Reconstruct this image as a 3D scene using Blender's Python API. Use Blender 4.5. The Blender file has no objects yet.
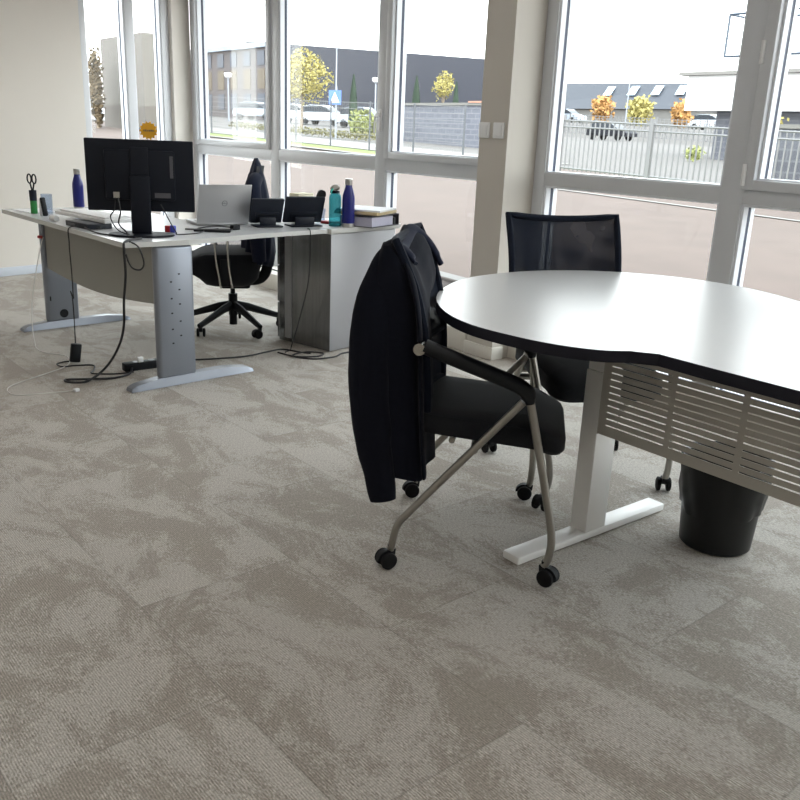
import bpy, bmesh, math, random
from mathutils import Vector, Matrix, noise as mnoise
R = math.radians
random.seed(7)
scene = bpy.context.scene
COL = scene.collection

# ------------------------------------------------------------------ materials
def new_mat(name):
    m = bpy.data.materials.new(name); m.use_nodes = True
    nt = m.node_tree
    return m, nt, nt.nodes['Principled BSDF']

def mat(name, col, rough=0.5, metal=0.0, spec=0.5, noise=0.0, nscale=40.0, bump=0.0, coat=0.0, sheen=0.0, stretch=None):
    m, nt, b = new_mat(name)
    b.inputs['Base Color'].default_value = (*col, 1)
    b.inputs['Roughness'].default_value = rough
    b.inputs['Metallic'].default_value = metal
    b.inputs['Specular IOR Level'].default_value = spec
    if coat: b.inputs['Coat Weight'].default_value = coat
    if sheen: b.inputs['Sheen Weight'].default_value = sheen
    if noise or bump:
        tc = nt.nodes.new('ShaderNodeTexCoord')
        n = nt.nodes.new('ShaderNodeTexNoise'); n.inputs['Scale'].default_value = nscale; n.inputs['Detail'].default_value = 4
        src = tc.outputs['Object']
        if stretch:
            mp = nt.nodes.new('ShaderNodeMapping'); mp.inputs['Scale'].default_value = stretch
            nt.links.new(src, mp.inputs['Vector']); src = mp.outputs['Vector']
        nt.links.new(src, n.inputs['Vector'])
        if noise:
            mx = nt.nodes.new('ShaderNodeMix'); mx.data_type = 'RGBA'
            mx.inputs[6].default_value = (*[max(0, c*(1-noise)) for c in col], 1)
            mx.inputs[7].default_value = (*[min(1, c*(1+noise)) for c in col], 1)
            nt.links.new(n.outputs['Fac'], mx.inputs[0]); nt.links.new(mx.outputs[2], b.inputs['Base Color'])
        if bump:
            bp = nt.nodes.new('ShaderNodeBump'); bp.inputs['Strength'].default_value = bump; bp.inputs['Distance'].default_value = 0.004
            nt.links.new(n.outputs['Fac'], bp.inputs['Height']); nt.links.new(bp.outputs['Normal'], b.inputs['Normal'])
    return m

def glass_mat(name, tint=(0.96, 0.98, 0.97), rough=0.0):
    m, nt, b = new_mat(name); nt.nodes.remove(b)
    out = nt.nodes['Material Output']
    t = nt.nodes.new('ShaderNodeBsdfTransparent'); t.inputs['Color'].default_value = (*tint, 1)
    g = nt.nodes.new('ShaderNodeBsdfGlossy'); g.inputs['Roughness'].default_value = rough
    f = nt.nodes.new('ShaderNodeFresnel')
    ge = nt.nodes.new('ShaderNodeNewGeometry'); mr = nt.nodes.new('ShaderNodeMapRange')   # same reflectance on both faces of the pane
    mr.inputs[3].default_value = 1.25; mr.inputs[4].default_value = 1/1.25
    nt.links.new(ge.outputs['Backfacing'], mr.inputs[0]); nt.links.new(mr.outputs[0], f.inputs['IOR'])
    mx = nt.nodes.new('ShaderNodeMixShader')
    nt.links.new(f.outputs[0], mx.inputs[0]); nt.links.new(t.outputs[0], mx.inputs[1]); nt.links.new(g.outputs[0], mx.inputs[2])
    nt.links.new(mx.outputs[0], out.inputs['Surface'])
    return m

def mesh_fabric(name, col, alpha):
    m, nt, b = new_mat(name)
    out = nt.nodes['Material Output']
    b.inputs['Base Color'].default_value = (*col, 1); b.inputs['Roughness'].default_value = 1.0; b.inputs['Specular IOR Level'].default_value = 0.2
    t = nt.nodes.new('ShaderNodeBsdfTransparent')
    tc = nt.nodes.new('ShaderNodeTexCoord'); n = nt.nodes.new('ShaderNodeTexNoise'); n.inputs['Scale'].default_value = 9
    nt.links.new(tc.outputs['Object'], n.inputs['Vector'])
    mr = nt.nodes.new('ShaderNodeMapRange'); mr.inputs[1].default_value = .4; mr.inputs[2].default_value = .7
    mr.inputs[3].default_value = alpha*.4; mr.inputs[4].default_value = alpha*1.6
    nt.links.new(n.outputs['Fac'], mr.inputs[0])
    mx = nt.nodes.new('ShaderNodeMixShader')
    nt.links.new(mr.outputs[0], mx.inputs[0]); nt.links.new(b.outputs[0], mx.inputs[1]); nt.links.new(t.outputs[0], mx.inputs[2])
    nt.links.new(mx.outputs[0], out.inputs['Surface'])
    return m

def carpet_mat():
    m, nt, b = new_mat('carpet_tiles')
    N = nt.nodes.new; L = nt.links.new
    def math_(op, a, bb=None, v2=None):
        n = N('ShaderNodeMath'); n.operation = op
        if hasattr(a, 'links'): L(a, n.inputs[0])
        else: n.inputs[0].default_value = a
        if bb is not None:
            if hasattr(bb, 'links'): L(bb, n.inputs[1])
            else: n.inputs[1].default_value = bb
        return n.outputs[0]
    tc = N('ShaderNodeTexCoord')
    mp = N('ShaderNodeMapping'); mp.inputs['Location'].default_value = (0.07, 0.16, 0); mp.inputs['Rotation'].default_value = (0, 0, R(-2))
    L(tc.outputs['Object'], mp.inputs['Vector'])
    P = mp.outputs['Vector']
    sc = N('ShaderNodeVectorMath'); sc.operation = 'MULTIPLY'; sc.inputs[1].default_value = (1/1.0, 1/0.5, 0); L(P, sc.inputs[0])
    sx = N('ShaderNodeSeparateXYZ'); L(sc.outputs[0], sx.inputs[0])
    row = math_('FLOOR', sx.outputs[1])
    half = math_('MULTIPLY', math_('MODULO', row, 2.0), 0.5)
    xs = math_('ADD', sx.outputs[0], half)
    cx = math_('FLOOR', xs)
    cell = N('ShaderNodeCombineXYZ'); L(cx, cell.inputs[0]); L(row, cell.inputs[1])
    wn = N('ShaderNodeTexWhiteNoise'); wn.noise_dimensions = '3D'; L(cell.outputs[0], wn.inputs['Vector'])
    off = N('ShaderNodeVectorMath'); off.operation = 'MULTIPLY'; off.inputs[1].default_value = (7, 7, 0); L(wn.outputs['Color'], off.inputs[0])
    add = N('ShaderNodeVectorMath'); add.operation = 'ADD'; L(P, add.inputs[0]); L(off.outputs[0], add.inputs[1])
    st = N('ShaderNodeMapping'); st.inputs['Scale'].default_value = (0.75, 1.25, 1); L(add.outputs[0], st.inputs['Vector'])
    n1 = N('ShaderNodeTexNoise'); n1.inputs['Scale'].default_value = 3.0; n1.inputs['Detail'].default_value = 12; n1.inputs['Roughness'].default_value = 0.78; n1.inputs['Distortion'].default_value = 0.5
    L(st.outputs[0], n1.inputs['Vector'])
    # fibre detail: loops running along x
    fib = N('ShaderNodeMapping'); fib.inputs['Scale'].default_value = (75, 270, 1); L(P, fib.inputs['Vector'])
    n2 = N('ShaderNodeTexNoise'); n2.inputs['Scale'].default_value = 1.0; n2.inputs['Detail'].default_value = 2; L(fib.outputs[0], n2.inputs['Vector'])
    fib2 = N('ShaderNodeMapping'); fib2.inputs['Scale'].default_value = (170, 210, 1); L(P, fib2.inputs['Vector'])
    n3 = N('ShaderNodeTexNoise'); n3.inputs['Scale'].default_value = 1.0; n3.inputs['Detail'].default_value = 3; L(fib2.outputs[0], n3.inputs['Vector'])
    # patch mask with ragged, fibre-broken edge
    ms = math_('ADD', n1.outputs['Fac'], math_('MULTIPLY', math_('SUBTRACT', n2.outputs['Fac'], 0.5), 0.26))
    mr = N('ShaderNodeMapRange'); mr.inputs[1].default_value = 0.46; mr.inputs[2].default_value = 0.54; L(ms, mr.inputs[0])
    mix = N('ShaderNodeMix'); mix.data_type = 'RGBA'
    mix.inputs[6].default_value = CARPET_DARK; mix.inputs[7].default_value = CARPET_LIGHT
    L(mr.outputs[0], mix.inputs[0])
    # value variations: per tile, fibre
    tv = math_('ADD', math_('MULTIPLY', wn.outputs['Value'], 0.07), 0.965)
    fv = math_('ADD', math_('MULTIPLY', n3.outputs['Fac'], 1.1), 0.45)
    sp_ = N('ShaderNodeSeparateXYZ'); L(P, sp_.inputs[0])
    rib = math_('ADD', math_('MULTIPLY', math_('SINE', math_('MULTIPLY', sp_.outputs[1], 2*math.pi/0.0062)), 0.17), 1.0)
    fv2 = math_('MULTIPLY', math_('ADD', math_('MULTIPLY', n2.outputs['Fac'], 0.8), 0.60), rib)
    # seams
    fx = math_('FRACT', xs); fy = math_('FRACT', sx.outputs[1])
    ex = math_('MULTIPLY', math_('MINIMUM', fx, math_('SUBTRACT', 1.0, fx)), 1.0)
    ey = math_('MULTIPLY', math_('MINIMUM', fy, math_('SUBTRACT', 1.0, fy)), 0.5)
    e = math_('MINIMUM', ex, ey)
    sm = N('ShaderNodeMapRange'); sm.inputs[1].default_value = 0.0; sm.inputs[2].default_value = 0.004; sm.inputs[3].default_value = 0.80; sm.inputs[4].default_value = 1.0; L(e, sm.inputs[0])
    v = math_('MULTIPLY', math_('MULTIPLY', tv, fv), math_('MULTIPLY', fv2, sm.outputs[0]))
    vm = N('ShaderNodeVectorMath'); vm.operation = 'SCALE'; L(mix.outputs[2], vm.inputs[0]); L(v, vm.inputs['Scale'])
    L(vm.outputs[0], b.inputs['Base Color'])
    b.inputs['Roughness'].default_value = 0.95; b.inputs['Specular IOR Level'].default_value = 0.15
    h = math_('ADD', n2.outputs['Fac'], n3.outputs['Fac'])
    bp = N('ShaderNodeBump'); bp.inputs['Strength'].default_value = 0.35; bp.inputs['Distance'].default_value = 0.003
    L(h, bp.inputs['Height']); L(bp.outputs['Normal'], b.inputs['Normal'])
    return m

FILL_STRENGTH = 2.2  # emission of the added ceiling fill panels
CARPET_DARK = (0.335, 0.300, 0.262, 1)
CARPET_LIGHT = (0.450, 0.419, 0.380, 1)

def block_mat(name, c1, c2, cm, sx, sy, rot=(R(90), 0, 0)):
    m, nt, b = new_mat(name)
    tc = nt.nodes.new('ShaderNodeTexCoord'); mp = nt.nodes.new('ShaderNodeMapping'); mp.inputs['Rotation'].default_value = rot
    br = nt.nodes.new('ShaderNodeTexBrick'); br.inputs['Color1'].default_value = (*c1, 1); br.inputs['Color2'].default_value = (*c2, 1); br.inputs['Mortar'].default_value = (*cm, 1)
    br.inputs['Scale'].default_value = 1; br.inputs['Brick Width'].default_value = sx; br.inputs['Row Height'].default_value = sy; br.inputs['Mortar Size'].default_value = 0.02
    nt.links.new(tc.outputs['Object'], mp.inputs['Vector']); nt.links.new(mp.outputs['Vector'], br.inputs['Vector']); nt.links.new(br.outputs['Color'], b.inputs['Base Color'])
    b.inputs['Roughness'].default_value = 0.9
    return m

M = {}
M['wall'] = mat('beige_paint', (0.67, 0.63, 0.575), 0.85, noise=0.02, nscale=3)
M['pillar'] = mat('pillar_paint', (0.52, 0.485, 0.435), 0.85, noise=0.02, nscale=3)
M['ceiling'] = mat('ceiling_tile', (0.80, 0.79, 0.77), 0.9)
M['carpet'] = carpet_mat()
M['frame'] = mat('window_frame_paint', (0.55, 0.56, 0.58), 0.35)
M['gasket'] = mat('window_gasket', (0.035, 0.045, 0.085), 0.5)
M['bead'] = mat('glazing_bead', (0.74, 0.76, 0.80), 0.35)
M['glass'] = glass_mat('window_glass')
M['skirt'] = mat('skirting_paint', (0.50, 0.53, 0.58), 0.6)
M['sill'] = mat('sill_paint', (0.66, 0.63, 0.57), 0.7)
M['white_plastic'] = mat('white_plastic', (0.74, 0.74, 0.74), 0.4)
M['black_plastic'] = mat('black_plastic', (0.008, 0.009, 0.011), 0.5, spec=0.22)
M['navy_plastic'] = mat('dark_plastic', (0.008, 0.011, 0.020), 0.42, spec=0.3)
M['black_rubber'] = mat('black_rubber', (0.007, 0.007, 0.008), 0.7, spec=0.2)
M['black_fabric'] = mat('black_fabric', (0.010, 0.011, 0.014), 0.95, spec=0.3, sheen=0.08, noise=0.4, nscale=220, bump=0.25)
M['navy_fabric'] = mat('dark_navy_fabric', (0.006, 0.009, 0.018), 1.0, spec=0.2, sheen=0.05, noise=0.35, nscale=160, bump=0.2)
M['jacket'] = mat('jacket_cloth', (0.0055, 0.0065, 0.012), 1.0, spec=0.15, sheen=0.04, noise=0.3, nscale=90, bump=0.15)
M['jacket_navy'] = mat('jacket_navy_cloth', (0.010, 0.013, 0.028), 1.0, spec=0.2, sheen=0.06, noise=0.3, nscale=90, bump=0.15)
M['mesh'] = mesh_fabric('back_mesh', (0.006, 0.009, 0.018), 0.035)
M['chrome'] = mat('satin_chrome', (0.50, 0.48, 0.44), 0.22, metal=1.0)
M['tube'] = mat('grey_painted_tube', (0.33, 0.315, 0.285), 0.32, metal=0.85)
M['table_top'] = mat('white_laminate', (0.46, 0.455, 0.45), 0.30, spec=0.5)
M['edge'] = mat('black_edge_band', (0.010, 0.010, 0.017), 0.6, spec=0.25)
M['white_metal'] = mat('white_metal', (0.80, 0.79, 0.77), 0.35)
M['panel_metal'] = mat('greige_metal', (0.46, 0.435, 0.39), 0.5)
M['desk_top'] = mat('grey_laminate', (0.60, 0.61, 0.62), 0.24)
M['desk_edge'] = mat('grey_edge_band', (0.56, 0.56, 0.54), 0.45)
M['desk_leg'] = mat('silver_leg_metal', (0.25, 0.27, 0.31), 0.34, metal=0.5)
M['modesty'] = mat('olive_grey_panel', (0.30, 0.295, 0.265), 0.6)
M['cab_side'] = mat('pale_grey_metal', (0.37, 0.372, 0.39), 0.40, metal=0.15)
M['cab_dark'] = mat('dark_polished_metal', (0.27, 0.275, 0.28), 0.24, metal=0.85, noise=0.35, nscale=6, stretch=(6, 6, 0.15))
M['bin'] = mat('bin_plastic', (0.006, 0.0065, 0.007), 0.4, spec=0.35)
M['bag'] = mat('bin_bag_plastic', (0.005, 0.0055, 0.006), 0.35, spec=0.35)
M['screen'] = mat('monitor_screen', (0.01, 0.01, 0.012), 0.15)
M['mon'] = mat('monitor_shell', (0.006, 0.008, 0.014), 0.55, spec=0.22)
M['silver'] = mat('laptop_silver', (0.50, 0.50, 0.51), 0.38, metal=0.55)
M['dark_mark'] = mat('dark_grey_mark', (0.08, 0.08, 0.09), 0.4)
M['blue_bottle'] = mat('blue_bottle_paint', (0.006, 0.010, 0.16), 0.30)
M['steel'] = mat('brushed_steel', (0.55, 0.54, 0.52), 0.3, metal=1.0)
M['paper'] = mat('white_paper', (0.80, 0.80, 0.80), 0.8)
M['pages'] = mat('lilac_paper', (0.55, 0.54, 0.66), 0.8, noise=0.15, nscale=60, stretch=(1, 1, 30))
M['folder'] = mat('buff_folder', (0.62, 0.50, 0.30), 0.7)
M['binder'] = mat('dark_binder', (0.045, 0.045, 0.06), 0.5)
M['red'] = mat('red_plastic', (0.45, 0.015, 0.02), 0.4)
M['blue'] = mat('blue_plastic', (0.04, 0.06, 0.45), 0.4)
M['green'] = mat('green_label', (0.02, 0.24, 0.045), 0.4)
M['clear'] = glass_mat('clear_plastic', (0.80, 0.84, 0.90), 0.05)
M['orange'] = mat('orange_felt', (0.72, 0.36, 0.02), 0.8)
M['cream'] = mat('cream_card', (0.78, 0.73, 0.55), 0.8)
M['cable'] = mat('black_cable', (0.010, 0.010, 0.012), 0.5)
M['cable_white'] = mat('white_cable', (0.62, 0.60, 0.57), 0.5)
def teal():
    m, nt, b = new_mat('teal_translucent')
    b.inputs['Base Color'].default_value = (0.04, 0.33, 0.40, 1); b.inputs['Roughness'].default_value = 0.15
    out = nt.nodes['Material Output']; t = nt.nodes.new('ShaderNodeBsdfTransparent'); t.inputs['Color'].default_value = (0.30, 0.72, 0.78, 1)
    mx = nt.nodes.new('ShaderNodeMixShader'); mx.inputs[0].default_value = 0.62
    nt.links.new(b.outputs[0], mx.inputs[1]); nt.links.new(t.outputs[0], mx.inputs[2]); nt.links.new(mx.outputs[0], out.inputs['Surface'])
    return m
M['teal'] = teal()
M['turquoise'] = mat('turquoise_plastic', (0.02, 0.50, 0.42), 0.35)
M['cap_grey'] = mat('taupe_plastic', (0.36, 0.34, 0.31), 0.4)
# outdoors
M['asphalt'] = mat('pale_asphalt', (0.077, 0.055, 0.046), 0.95, noise=0.22, nscale=1.6)
M['road'] = mat('road_asphalt', (0.085, 0.078, 0.074), 0.95, noise=0.1, nscale=1.0)
M['kerb'] = mat('kerb_concrete', (0.17, 0.163, 0.153), 0.9)
M['paint'] = mat('road_paint', (0.15, 0.145, 0.135), 0.8)
M['gravel'] = mat('brown_mulch', (0.034, 0.022, 0.019), 0.95, noise=0.6, nscale=30)
M['grass'] = mat('grass', (0.105, 0.14, 0.03), 0.9, noise=0.35, nscale=8)
M['warehouse'] = mat('dark_cladding', (0.026, 0.028, 0.041), 0.7, noise=0.1, nscale=3, stretch=(0.05, 0.05, 12))
M['office_pale'] = mat('pale_stone_strip', (0.085, 0.072, 0.072), 0.8)
M['office_dark'] = mat('dark_window_strip', (0.035, 0.042, 0.062), 0.5)
M['office_roof'] = mat('blue_white_roof', (0.22, 0.26, 0.31), 0.6)
M['office_mid'] = mat('ochre_panel', (0.115, 0.092, 0.066), 0.8)
M['white_wall'] = mat('white_cladding', (0.78, 0.78, 0.79), 0.7)
M['block'] = block_mat('grey_block_wall', (0.085, 0.088, 0.105), (0.105, 0.108, 0.125), (0.13, 0.133, 0.147), 0.8, 0.22)
M['block2'] = block_mat('pale_block_wall', (0.098, 0.102, 0.127), (0.118, 0.122, 0.147), (0.16, 0.165, 0.185), 0.5, 0.2)
M['blue_frame'] = mat('blue_grey_steel', (0.04, 0.055, 0.08), 0.5)
M['slate'] = mat('slate_roof', (0.03, 0.034, 0.045), 0.7)
M['skylight'] = mat('skylight_glazing', (0.42, 0.55, 0.66), 0.3)
M['fence'] = mat('galvanised_steel', (0.16, 0.16, 0.165), 0.5, metal=0.2)
M['post_grey'] = mat('fence_post_paint', (0.075, 0.08, 0.092), 0.6)
M['lamp_metal'] = mat('lamp_post_metal', (0.24, 0.26, 0.30), 0.5)
M['car_white'] = mat('white_car_paint', (0.62, 0.66, 0.72), 0.3)
M['car_dark'] = mat('charcoal_car_paint', (0.012, 0.013, 0.018), 0.6, spec=0.25)
M['car_glass'] = mat('car_glass', (0.03, 0.036, 0.045), 0.4, spec=0.3)
M['car_silver'] = mat('silver_car_paint', (0.35, 0.39, 0.45), 0.3)
M['leaf_yellow'] = mat('yellow_leaves', (0.30, 0.26, 0.085), 0.8, noise=0.4, nscale=3)
M['leaf_dark'] = mat('cypress_leaves', (0.04, 0.065, 0.045), 0.9, noise=0.4, nscale=4)
M['leaf_green'] = mat('green_leaves', (0.20, 0.22, 0.075), 0.9, noise=0.4, nscale=4)
M['leaf_orange'] = mat('orange_leaves', (0.38, 0.21, 0.075), 0.9, noise=0.4, nscale=4)
M['leaf_brown'] = mat('brown_leaves', (0.09, 0.065, 0.035), 0.9, noise=0.5, nscale=3)
M['hedge'] = mat('hedge_leaves', (0.14, 0.13, 0.055), 0.9, noise=0.5, nscale=5)
M['bark'] = mat('bark', (0.20, 0.16, 0.12), 0.9)
M['sign_blue'] = mat('sign_blue', (0.07, 0.15, 0.42), 0.5)
M['sign_white'] = mat('sign_white', (0.75, 0.75, 0.75), 0.5)
M['roof_red'] = mat('red_tile', (0.40, 0.20, 0.14), 0.8)
M['grey_wall'] = mat('greige_facade', (0.10, 0.09, 0.08), 0.8)

# ------------------------------------------------------------------ geometry helpers
class MB:
    def __init__(self): self.bm = bmesh.new()
    def _merge(self, t, mtx=None, mi=0):
        if mtx is not None: bmesh.ops.transform(t, matrix=mtx, verts=t.verts)
        for f in t.faces: f.material_index = mi
        me = bpy.data.meshes.new('tmp'); t.to_mesh(me); t.free(); self.bm.from_mesh(me); bpy.data.meshes.remove(me)
        return self
    def box(self, c, s, bev=0.0, rot=None, mi=0, seg=2, mtx=None):
        t = bmesh.new(); bmesh.ops.create_cube(t, size=1)
        bmesh.ops.scale(t, vec=s, verts=t.verts)
        if bev > 0:
            bmesh.ops.bevel(t, geom=list(t.edges), offset=min(bev, min(s)*0.49), segments=seg, affect='EDGES', profile=0.5)
        m = Matrix.Translation(c)
        if rot is not None: m = m @ (rot if isinstance(rot, Matrix) else Matrix.Rotation(rot, 4, 'Z'))
        if mtx is not None: m = mtx @ m
        return self._merge(t, m, mi)
    def span(self, a, b, bev=0.0, mi=0, mtx=None):
        c = [(a[i]+b[i])/2 for i in range(3)]; s = [abs(b[i]-a[i]) for i in range(3)]
        return self.box(c, s, bev, mi=mi, mtx=mtx)
    def tube(self, pts, r, seg=10, closed=False, mi=0, flat=None):
        """sweep a circle (or ellipse: flat=(rx, ry, up)) along pts"""
        pts = [Vector(p) for p in pts]; n = len(pts)
        rr = r if isinstance(r, (list, tuple)) else [r]*n
        t = bmesh.new(); rings = []
        up = Vector((0, 0, 1)); prev = None
        for i in range(n):
            if closed: d = pts[(i+1) % n]-pts[i-1]
            else: d = pts[min(i+1, n-1)]-pts[max(i-1, 0)]
            d.normalize()
            if prev is None:
                u = up if abs(d.z) < 0.95 else Vector((1, 0, 0))
                if flat is not None: u = Vector(flat[2])
                a = d.cross(u).normalized()
            else:
                a = prev-d*prev.dot(d)
                a = a.normalized() if a.length > 1e-6 else d.cross(up).normalized()
            prev = a; b = d.cross(a).normalized()
            ka, kb = (flat[0], flat[1]) if flat is not None else (1, 1)
            rings.append([t.verts.new(pts[i]+(a*math.cos(q)*ka+b*math.sin(q)*kb)*rr[i]) for q in [2*math.pi*k/seg for k in range(seg)]])
        for i in range(n if closed else n-1):
            A, B = rings[i], rings[(i+1) % n]
            for k in range(seg): t.faces.new((A[k], A[(k+1) % seg], B[(k+1) % seg], B[k]))
        if not closed:
            t.faces.new(list(reversed(rings[0]))); t.faces.new(rings[-1])
        bmesh.ops.recalc_face_normals(t, faces=t.faces)
        return self._merge(t, None, mi)
    def cyl(self, a, b, r, seg=16, r2=None, mi=0):
        return self.tube([a, b], [r, r if r2 is None else r2], seg, mi=mi)
    def lathe(self, prof, seg=24, c=(0, 0, 0), mi=0, mtx=None):
        t = bmesh.new(); rings = []
        for (r, z) in prof:
            if r < 1e-5: rings.append([t.verts.new((0, 0, z))])
            else: rings.append([t.verts.new((r*math.cos(2*math.pi*k/seg), r*math.sin(2*math.pi*k/seg), z)) for k in range(seg)])
        for A, B in zip(rings, rings[1:]):
            for k in range(seg):
                k2 = (k+1) % seg
                if len(A) == 1 and len(B) == 1: continue
                if len(A) == 1: t.faces.new((A[0], B[k], B[k2]))
                elif len(B) == 1: t.faces.new((A[k], A[k2], B[0]))
                else: t.faces.new((A[k], A[k2], B[k2], B[k]))
        bmesh.ops.recalc_face_normals(t, faces=t.faces)
        m = Matrix.Translation(c)
        if mtx is not None: m = mtx @ m
        return self._merge(t, m, mi)
    def prism(self, poly, z0, z1, bev=0.0, mi=0, mtx=None, top_mi=None):
        t = bmesh.new()
        a = [t.verts.new((p[0], p[1], z0)) for p in poly]; b = [t.verts.new((p[0], p[1], z1)) for p in poly]
        n = len(poly); top = t.faces.new(b); bot = t.faces.new(list(reversed(a)))
        for i in range(n): t.faces.new((a[i], a[(i+1) % n], b[(i+1) % n], b[i]))
        bmesh.ops.recalc_face_normals(t, faces=t.faces)
        if bev: bmesh.ops.bevel(t, geom=list(top.edges)+list(bot.edges), offset=bev, segments=2, affect='EDGES')
        return self._merge(t, mtx, mi)
    def loft(self, rings, cap0=True, cap1=True, mi=0, closed=True):
        t = bmesh.new(); rs = [[t.verts.new(p) for p in r] for r in rings]; n = len(rs[0])
        for A, B in zip(rs, rs[1:]):
            for k in range(n if closed else n-1): t.faces.new((A[k], A[(k+1) % n], B[(k+1) % n], B[k]))
        if cap0: t.faces.new(list(reversed(rs[0])))
        if cap1: t.faces.new(rs[-1])
        bmesh.ops.recalc_face_normals(t, faces=t.faces)
        return self._merge(t, None, mi)
    def quad(self, pts, mi=0):
        f = self.bm.faces.new([self.bm.verts.new(p) for p in pts]); f.material_index = mi; return self
    def build(self, name, mats, parent=None, smooth=True, sharp=38, loc=None, rz=None):
        me = bpy.data.meshes.new(name); self.bm.to_mesh(me); self.bm.free()
        for m in (mats if isinstance(mats, (list, tuple)) else [mats]): me.materials.append(M[m] if isinstance(m, str) else m)
        if smooth:
            me.polygons.foreach_set('use_smooth', [True]*len(me.polygons)); me.set_sharp_from_angle(angle=R(sharp))
        o = bpy.data.objects.new(name, me); COL.objects.link(o)
        if parent: o.parent = parent
        if loc: o.location = loc
        if rz: o.rotation_euler = (0, 0, rz)
        return o

def tag(o, label=None, cat=None, group=None, kind=None):
    if label: o['label'] = label
    if cat: o['category'] = cat
    if group: o['group'] = group
    if kind: o['kind'] = kind
    return o
def thing(name, label, cat, loc=(0, 0, 0), rz=0, group=None):
    o = bpy.data.objects.new(name, None); COL.objects.link(o)
    o.empty_display_size = 0.05
    o.location = loc; o.rotation_euler = (0, 0, rz)
    return tag(o, label, cat, group)
def struct(o): o['kind'] = 'structure'; return o
def copy_tree(o, parent=None):
    c = o.copy(); COL.objects.link(c)
    if parent: c.parent = parent
    for ch in o.children: copy_tree(ch, c)
    return c
def cr(pts, n=8, closed=False):
    pts = [Vector(p) for p in pts]; out = []; N = len(pts)
    rng = range(N) if closed else range(N-1)
    for i in rng:
        g = (lambda k: pts[k % N]) if closed else (lambda k: pts[max(0, min(N-1, k))])
        p0, p1, p2, p3 = g(i-1), g(i), g(i+1), g(i+2)
        for k in range(n):
            s = k/n
            out.append(0.5*((2*p1)+(p2-p0)*s+(2*p0-5*p1+4*p2-p3)*s*s+(3*p1-p0-3*p2+p3)*s**3))
    if not closed: out.append(pts[-1])
    return out
def rrect(x0, x1, y0, y1, r, n=6):
    out = []
    for cx, cy, a0 in ((x1-r, y1-r, 0), (x0+r, y1-r, 90), (x0+r, y0+r, 180), (x1-r, y0+r, 270)):
        for k in range(n+1):
            a = R(a0+90*k/n); out.append((cx+r*math.cos(a), cy+r*math.sin(a)))
    return out
def interp(tab, v):
    if v <= tab[0][0]: return tab[0][1]
    for (a, x), (b, y) in zip(tab, tab[1:]):
        if v <= b:
            s = (v-a)/(b-a); return x+(y-x)*s
    return tab[-1][1]
def smooth01(t): t = max(0, min(1, t)); return t*t*(3-2*t)

# ------------------------------------------------------------------ camera
def make_camera():
    f, pitch, roll, yaw, h = 850.0, 0.302963558, -0.041495022, -0.896512178, 1.31
    cy, sy, cp, sp = math.cos(yaw), math.sin(yaw), math.cos(pitch), math.sin(pitch)
    F = Vector((sy*cp, cy*cp, -sp)); R0 = Vector((cy, -sy, 0)); D0 = F.cross(R0)
    c, s = math.cos(roll), math.sin(roll)
    Rv = c*R0+s*D0; Dv = -s*R0+c*D0
    cam = bpy.data.cameras.new('camera'); cam.sensor_fit = 'HORIZONTAL'; cam.sensor_width = 36; cam.lens = 36*f/800
    cam.clip_start = 0.02; cam.clip_end = 500
    o = bpy.data.objects.new('camera', cam); COL.objects.link(o)
    m = Matrix(((Rv.x, -Dv.x, -F.x, 0), (Rv.y, -Dv.y, -F.y, 0), (Rv.z, -Dv.z, -F.z, h), (0, 0, 0, 1)))
    o.matrix_world = m
    scene.camera = o
make_camera()

# ------------------------------------------------------------------ room shell
YW = 3.857                       # inner face of the window frames
XR, YN, ZC = 4.2, -3.4, 2.78
WL0 = Vector((-8.33, YW, 0)); WLD = Vector((0.43, -1.877, 0)).normalized()   # left wall runs slightly askew
WLN = Vector((-WLD.y, WLD.x, 0))                                             # into the room
LM = Matrix(((WLD.x, WLN.x, 0, WL0.x), (WLD.y, WLN.y, 0, WL0.y), (0, 0, 1, 0), (0, 0, 0, 1)))  # local: x along wall, y into room
tN = (YN-YW)/WLD.y
xN = WL0.x+WLD.x*tN
b = MB(); b.prism([(-8.6, YW+0.12), (xN-0.2, YN-0.1), (XR+0.1, YN-0.1), (XR+0.1, YW+0.12)], -0.12, 0.0)
struct(b.build('floor', 'carpet', smooth=False))
b = MB(); b.prism([(-8.75, YW+0.5), (xN-0.3, YN-0.2), (XR+0.2, YN-0.2), (XR+0.2, YW+0.5)], ZC, ZC+0.3)
CEIL = struct(b.build('ceiling', 'ceiling', smooth=False))
# left wall with window opening t 0.21..1.18
T0, T1, ZB, ZT = 0.21, 1.18, 0.13, 2.62
b = MB()
b.span((-0.0, -0.2, 0), (T0, 0, ZC), mtx=LM); b.span((T1, -0.2, 0), (tN+0.1, 0, ZC), mtx=LM)
b.span((T0, -0.2, 0), (T1, 0, ZB), mtx=LM); b.span((T0, -0.2, ZT), (T1, 0, ZC), mtx=LM)
struct(b.build('wall_left', 'wall', smooth=False))
b = MB(); b.span((T1, 0, 0), (tN, 0.014, 0.075), bev=0.003, mtx=LM)
struct(b.build('baseboard_left', 'skirt'))
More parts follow.
